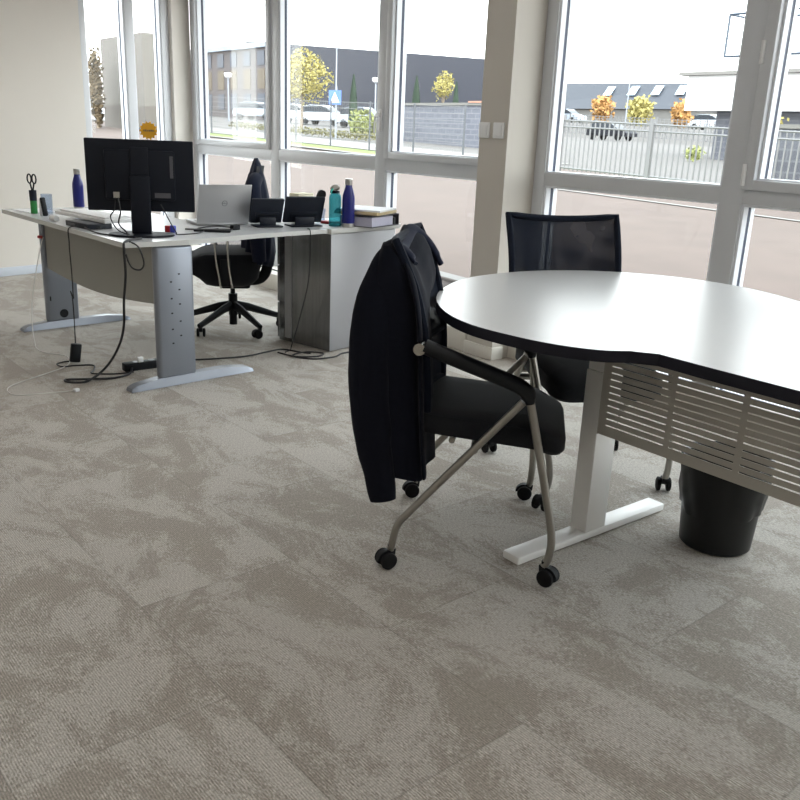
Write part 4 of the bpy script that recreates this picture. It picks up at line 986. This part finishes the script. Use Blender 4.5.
# white building on the right
t = thing('white_building', 'white flat-roofed building on a grey block base beyond the right window', 'building', (-22.75, 33, 0))
b = MB(); b.span((0, 0, 2.75), (30, 14, 4.25)); b.build('upper_walls', 'white_wall', t, smooth=False)
b = MB(); b.span((-0.25, -0.35, 4.12), (30, 14.2, 4.25)); b.build('roof_edge', 'kerb', t, smooth=False)
b = MB(); b.span((1.2, 0.6, 0.2), (30, 14, 2.75)); b.build('base_walls', 'block', t, smooth=False)
b = MB(); b.span((2.4, 0.4, 4.25), (30, 13, 4.86)); b.span((2.5, 2.0, 4.86), (30, 13, 6.2)); b.build('upper_storey', 'white_wall', t, smooth=False)
b = MB()
for p, q in (((1.3, 0.4, 4.86), (1.3, 0.4, 6.45)), ((1.3, 0.4, 6.45), (12, 0.4, 6.45)), ((1.3, 0.4, 4.86), (12, 0.4, 4.86)), ((12, 0.4, 4.86), (12, 0.4, 6.45)), ((1.3, 2.0, 6.45), (12, 2.0, 6.45)), ((1.3, 0.4, 6.45), (1.3, 2.0, 6.45))): b.tube([p, q], 0.05, 6)
b.build('balcony_frame', 'blue_frame', t, smooth=False)
b = MB(); b.span((4.0, 0.5, 3.05), (7.2, 0.62, 3.75)); b.build('window', 'office_dark', t, smooth=False)
# far dark roof with skylights
t = thing('far_hall', 'far hall with a dark pitched roof and four skylights', 'building', (-76, 95, 0))
b = MB(); b.loft([[(-22, 0, 5.6), (14, 0, 5.6), (14, 9, 5.6), (-22, 9, 5.6)], [(-21.5, 5, 9.5), (12.5, 5, 8.9), (13, 9, 8.9), (-21.5, 9, 9.5)]]); b.build('roof', 'slate', t, smooth=False)
b = MB(); b.span((-21.5, 0.4, 1.5), (13.5, 9, 5.65)); b.build('walls', 'kerb', t, smooth=False)
for x in (-4.3, -0.3, 3.5, 7.2):
    MB().quad([(x, 2.4-0.05, 7.45), (x+1.3, 2.4-0.05, 7.45), (x+0.7, 4.2-0.05, 8.68), (x-0.6, 4.2-0.05, 8.68)]).build('skylight', 'skylight', t, smooth=False)
# block walls
t = MB().span((-30.9, 24, 0.6), (-24.6, 24.3, 2.50)).build('block_wall', 'block2', None, smooth=False)
MB().span((-31.0, 23.94, 2.50), (-24.5, 24.36, 2.60)).build('coping', 'paint', t, smooth=False)
MB().span((-26.4, 23.92, 2.60), (-25.5, 24.36, 2.66)).build('roof_tile', 'roof_red', t, smooth=False)
tag(t, 'pale grey concrete block wall behind the fence, left of the pillar', 'wall')
t = MB().span((-9.75, 17, 0.2), (6.0, 17.25, 1.72)).build('block_wall', 'block', None, smooth=False)
MB().span((-9.8, 16.95, 1.72), (6.0, 17.3, 1.80)).build('coping', 'paint', t, smooth=False)
tag(t, 'grey block wall seen through the rightmost pane', 'wall')

def leaves(mb, c, rad, n, size, mi=0, hollow=0.35):
    for _ in range(n):
        while True:
            v = Vector((random.uniform(-1, 1), random.uniform(-1, 1), random.uniform(-1, 1)))
            if hollow < v.length < 1: break
        v *= 0.75+0.35*mnoise.noise(v*2.5+Vector(c))
        p = Vector((c[0]+v.x*rad[0], c[1]+v.y*rad[1], c[2]+v.z*rad[2]))
        a = Vector((random.gauss(0, 1), random.gauss(0, 1), random.gauss(0, 1))).normalized(); b_ = a.orthogonal().normalized()
        s = size*random.uniform(0.6, 1.3)
        mb.quad([p-a*s, p+b_*s*0.6, p+a*s, p-b_*s*0.6], mi)
def tree(name, label, x, y, h0, ctr, rad, n, size, leaf, trunk=0.09, cat='tree', group=None):
    g = gz(x, y); t = thing(name, label, cat, (x, y, g), 0, group)
    tb = MB(); tb.tube([(0, 0, -0.1), (0.05, 0, (ctr-g)*0.5), (0, 0, ctr-g)], [trunk, trunk*0.8, trunk*0.4], 8)
    for k in range(5):
        a = k*1.3; tb.tube([(0, 0, (ctr-g)*0.6), (rad[0]*0.5*math.cos(a), rad[1]*0.5*math.sin(a), ctr-g+rad[2]*0.3)], [trunk*0.4, trunk*0.15], 6)
    tb.build('trunk', 'bark', t)
    lb = MB(); leaves(lb, (0, 0, ctr-g), rad, n, size); lb.build('foliage', leaf, t, smooth=False)
tree('autumn_tree', 'large yellow-leaved tree in front of the dark warehouse', -39.0, 24, 0, 3.85, (2.0, 1.8, 1.6), 2600, 0.075, 'leaf_yellow')
tree('young_tree', 'small pale yellow tree above the pale block wall', -39.7, 34, 0, 4.1, (0.85, 0.8, 1.0), 700, 0.07, 'leaf_yellow', 0.05)
def cypress(label, x, y, ztop, r):
    g = gz(x, y); t = thing('cypress', label, 'tree', (x, y, g), 0, 'slim cypresses')
    MB().cyl((0, 0, -0.1), (0, 0, 0.6), 0.06, 8).build('trunk', 'bark', t)
    lb = MB(); H = ztop-g
    for _ in range(1500):
        z = random.random(); rr = r*(1-z**2.5)*(0.6+0.5*min(1, z*6)); q = random.uniform(0, 6.283)
        p = Vector((rr*math.cos(q), rr*math.sin(q), 0.15+z*(H-0.15))); a = Vector((0.3*math.cos(q), 0.3*math.sin(q), 1)).normalized(); b_ = Vector((-math.sin(q), math.cos(q), 0))
        lb.quad([p-a*0.10, p+b_*0.05, p+a*0.10, p-b_*0.05])
    lb.lathe([(0, 0.1), (r*0.7, 0.3), (r*0.8, H*0.5), (r*0.5, H*0.8), (0, H*0.98)], 12)
    lb.build('foliage', 'leaf_dark', t, smooth=False)
cypress('slim dark cypress beside the crossing sign', -37.3, 26, 4.0, 0.20)
cypress('slim cypress behind the block wall, left of the small yellow tree', -42.2, 34, 4.62, 0.27)
cypress('slim cypress behind the block wall, right of the small yellow tree', -38.6, 34, 4.22, 0.20)
def bush(label, x, y, rad, leaf, n=500, size=0.09, group='shrubs beyond the fences', name='shrub'):
    g = gz(x, y); o = MB(); leaves(o, (0, 0, rad[2]*0.8), rad, n, size, hollow=0.1)
    o = o.build(name, leaf, None, smooth=False, loc=(x, y, g)); tag(o, label, 'shrub', group); return o
bush('bright yellow-green shrub behind the wire fence, right of the cypress', -31.2, 22.4, (1.1, 0.8, 0.75), 'leaf_green', 700)
bush('orange autumn shrub behind the dark car, leftmost', -62.5, 76, (1.6, 1.4, 1.9), 'leaf_orange', 600, 0.22)
bush('golden autumn shrub behind the dark car, middle one', -57.6, 76, (1.8, 1.4, 1.9), 'leaf_yellow', 600, 0.22)
bush('orange autumn shrub behind the dark car, rightmost', -51.2, 74, (1.2, 1.2, 1.7), 'leaf_orange', 600, 0.22)
bush('low green bush at the foot of the block base of the white building', -19.3, 29, (0.5, 0.4, 0.35), 'leaf_green', 300, 0.06)
bush('pale yellow bush at the right edge beside the white building', -15.0, 26, (0.9, 0.7, 1.3), 'leaf_yellow', 500, 0.08)
tree('brown_tree', 'brown autumn tree seen through the left side window', -37.5, 13.1, 0, 2.7, (0.75, 0.30, 1.95), 1500, 0.08, 'leaf_brown', 0.08)
b = MB()
for k in range(26):
    x = -40+k*0.48; leaves(b, (x, 20.7, gz(x, 20)+0.18), (0.4, 0.3, 0.22), 70, 0.05, hollow=0.05)
tag(b.build('hedge', 'hedge', None, smooth=False), 'low brown-green clipped hedge along the pavement', 'hedge')

def street_lamp(label, x, y, ztop, head):
    g = gz(x, y); t = thing('street_lamp', label, 'street lamp', (x, y, g), 0, 'street lamps'); H = ztop-g
    MB().cyl((0, 0, -0.1), (0, 0, H), 0.07, 8, 0.045).build('post', 'lamp_metal', t)
    b_ = MB()
    if head == 'ball': b_.lathe([(0, H-0.15), (0.22, H-0.05), (0.30, H+0.15), (0.26, H+0.22), (0, H+0.26)], 14)
    else: b_.tube([(0, 0, H-0.05), (0.5, 0, H+0.12), (1.1, 0, H+0.10), (1.8, 0, H+0.06)], [0.05, 0.06, 0.13, 0.10], 8)
    b_.build('lamp_head', 'sign_white', t)
street_lamp('lamp post in front of the striped office block', -58.7, 30, 4.75, 'ball')
street_lamp('lamp post between the cypress and the window mullion', -54.5, 40, 5.0, 'ball')
street_lamp('tall lamp post with a long arm rising behind the crossing sign', -59.8, 40, 7.9, 'arm')
street_lamp('lamp post behind the block wall, by the opening sash', -64.1, 50, 7.2, 'ball')
street_lamp('lamp post left of the orange shrubs, right window', -65.0, 72, 7.6, 'arm')
street_lamp('thin lamp post above the dark car, right window', -56.2, 72, 7.4, 'ball')
# crossing sign
sx, sy = -29.88, 20.0; g = gz(sx, sy)
t = thing('crossing_sign', 'blue square pedestrian crossing sign on a post behind the fence', 'sign', (sx, sy, g))
MB().cyl((0, 0, -0.1), (0, 0, 2.0), 0.04, 8).build('post', 'lamp_metal', t)
sm_ = Matrix.Translation((0, -0.06, 1.58)) @ Matrix.Rotation(R(30), 4, 'Z')
o = MB().span((-0.27, -0.01, -0.27), (0.27, 0.01, 0.27), mtx=sm_).build('sign_plate', 'sign_blue', t, smooth=False)
b = MB(); b.quad([sm_ @ Vector(p) for p in ((-0.20, -0.016, -0.19), (0.20, -0.016, -0.19), (0.0, -0.016, 0.20), (-0.0005, -0.016, 0.20))]); b.build('white_triangle', 'sign_white', o, smooth=False)
b = MB()
for p, q in (((0, -0.02, 0.06), (0.0, -0.02, -0.04)), ((0.0, -0.02, -0.04), (-0.05, -0.02, -0.15)), ((0.0, -0.02, -0.04), (0.05, -0.02, -0.15)), ((0, -0.02, 0.04), (-0.05, -0.02, -0.03)), ((0, -0.02, 0.04), (0.05, -0.02, -0.02))): b.tube([sm_ @ Vector(p), sm_ @ Vector(q)], 0.013, 6)
b.lathe([(0, -0.022), (0.018, -0.012), (0.022, 0), (0.018, 0.012), (0, 0.022)], 10, mtx=sm_ @ Matrix.Translation((0, -0.02, 0.095)))
b.build('walking_figure', 'dark_mark', o, smooth=False)

def car(name, label, x, y, rz, m, van=False, dark=False):
    g = gz(x, y); t = thing('car', label, 'car', (x, y, g), rz, 'cars beyond the fences')
    b_ = MB(); prof = [(-2.05, 0.35), (-2.1, 0.6), (-2.0, 0.85), (-1.2, 0.95), (1.1, 0.95), (1.85, 0.80), (2.1, 0.62), (2.1, 0.35)]
    top = [(-1.75, 0.93), (-1.45, 1.38), (-0.9, 1.48), (0.2, 1.46), (1.15, 0.94)]
    t2 = Matrix(((1, 0, 0, 0), (0, 0, 1, 0), (0, 1, 0, 0), (0, 0, 0, 1)))
    b_.prism(prof, -0.85, 0.85, bev=0.05, mtx=t2); o = b_.build('body', m, t)
    MB().prism([(-1.45+0.1, 1.40), (-0.9, 1.49), (0.2, 1.47), (0.45, 1.32), (-1.5, 1.32)], -0.68, 0.68, bev=0.03, mtx=t2).build('roof', m, o)
    MB().prism(top, -0.72, 0.72, bev=0.05, mtx=t2).build('windows', 'car_glass', o)
    for wx in (-1.3, 1.3):
        for wy in (-0.75, 0.75):
            MB().lathe([(0, -0.1), (0.28, -0.1), (0.32, -0.06), (0.32, 0.06), (0.28, 0.1), (0, 0.1)], 18, mtx=Matrix.Translation((wx, wy, 0.32)) @ Matrix.Rotation(R(90), 4, 'X')).build('wheel', 'black_rubber', t)
car('car', 'dark parked hatchback behind the bar fence, right window', -48.2, 60, R(2), 'car_dark')
car('car', 'pale car parked beyond the bar fence, at the left edge of the right window', -69.0, 78, R(0), 'car_silver')
car('car', 'white car parked beyond the bar fence beside the orange shrubs', -50.5, 78, R(0), 'car_white')
car('car', 'white parked car at the left edge of the side window', -47.0, 15.0, R(20), 'car_white')
car('car', 'grey parked car in front of the striped office block, left window', -67.0, 37.0, R(25), 'car_silver')
car('car', 'white parked car under the yellow tree', -62.5, 38.0, R(25), 'car_white')
car('car', 'white parked car left of the crossing sign', -57.6, 37.5, R(25), 'car_white')
car('car', 'silver parked car between the crossing sign and the cypress', -53.0, 38.0, R(25), 'car_silver')

# ------------------------------------------------------------------ light
w = bpy.data.worlds.new('sky'); scene.world = w; w.use_nodes = True
nt = w.node_tree; bg = nt.nodes['Background']
tc = nt.nodes.new('ShaderNodeTexCoord'); sp = nt.nodes.new('ShaderNodeSeparateXYZ'); nt.links.new(tc.outputs['Generated'], sp.inputs[0])
rp = nt.nodes.new('ShaderNodeValToRGB'); nt.links.new(sp.outputs[2], rp.inputs[0])
rp.color_ramp.elements[0].position = 0.0; rp.color_ramp.elements[0].color = (1.0, 0.99, 0.985, 1)
rp.color_ramp.elements[1].position = 0.6; rp.color_ramp.elements[1].color = (0.86, 0.93, 1.0, 1)
nt.links.new(rp.outputs[0], bg.inputs['Color']); bg.inputs['Strength'].default_value = 2.6
sun = bpy.data.lights.new('sun', 'SUN'); sun.energy = 2.0; sun.angle = R(1.5); sun.color = (1.0, 0.95, 0.87)
so = bpy.data.objects.new('sun', sun); COL.objects.link(so)
d = Vector((0.85, -0.30, 0.85)).normalized(); so.rotation_euler = (-d).to_track_quat('-Z', 'Y').to_euler()

scene.view_settings.view_transform = 'Standard'
scene.view_settings.look = 'None'
scene.view_settings.exposure = 1.3
scene.view_settings.gamma = 1.0
scene.view_settings.use_curve_mapping = False
scene.cycles.use_denoising = True
scene.cycles.max_bounces = 10
scene.cycles.transparent_max_bounces = 24
scene.cycles.sample_clamp_indirect = 8
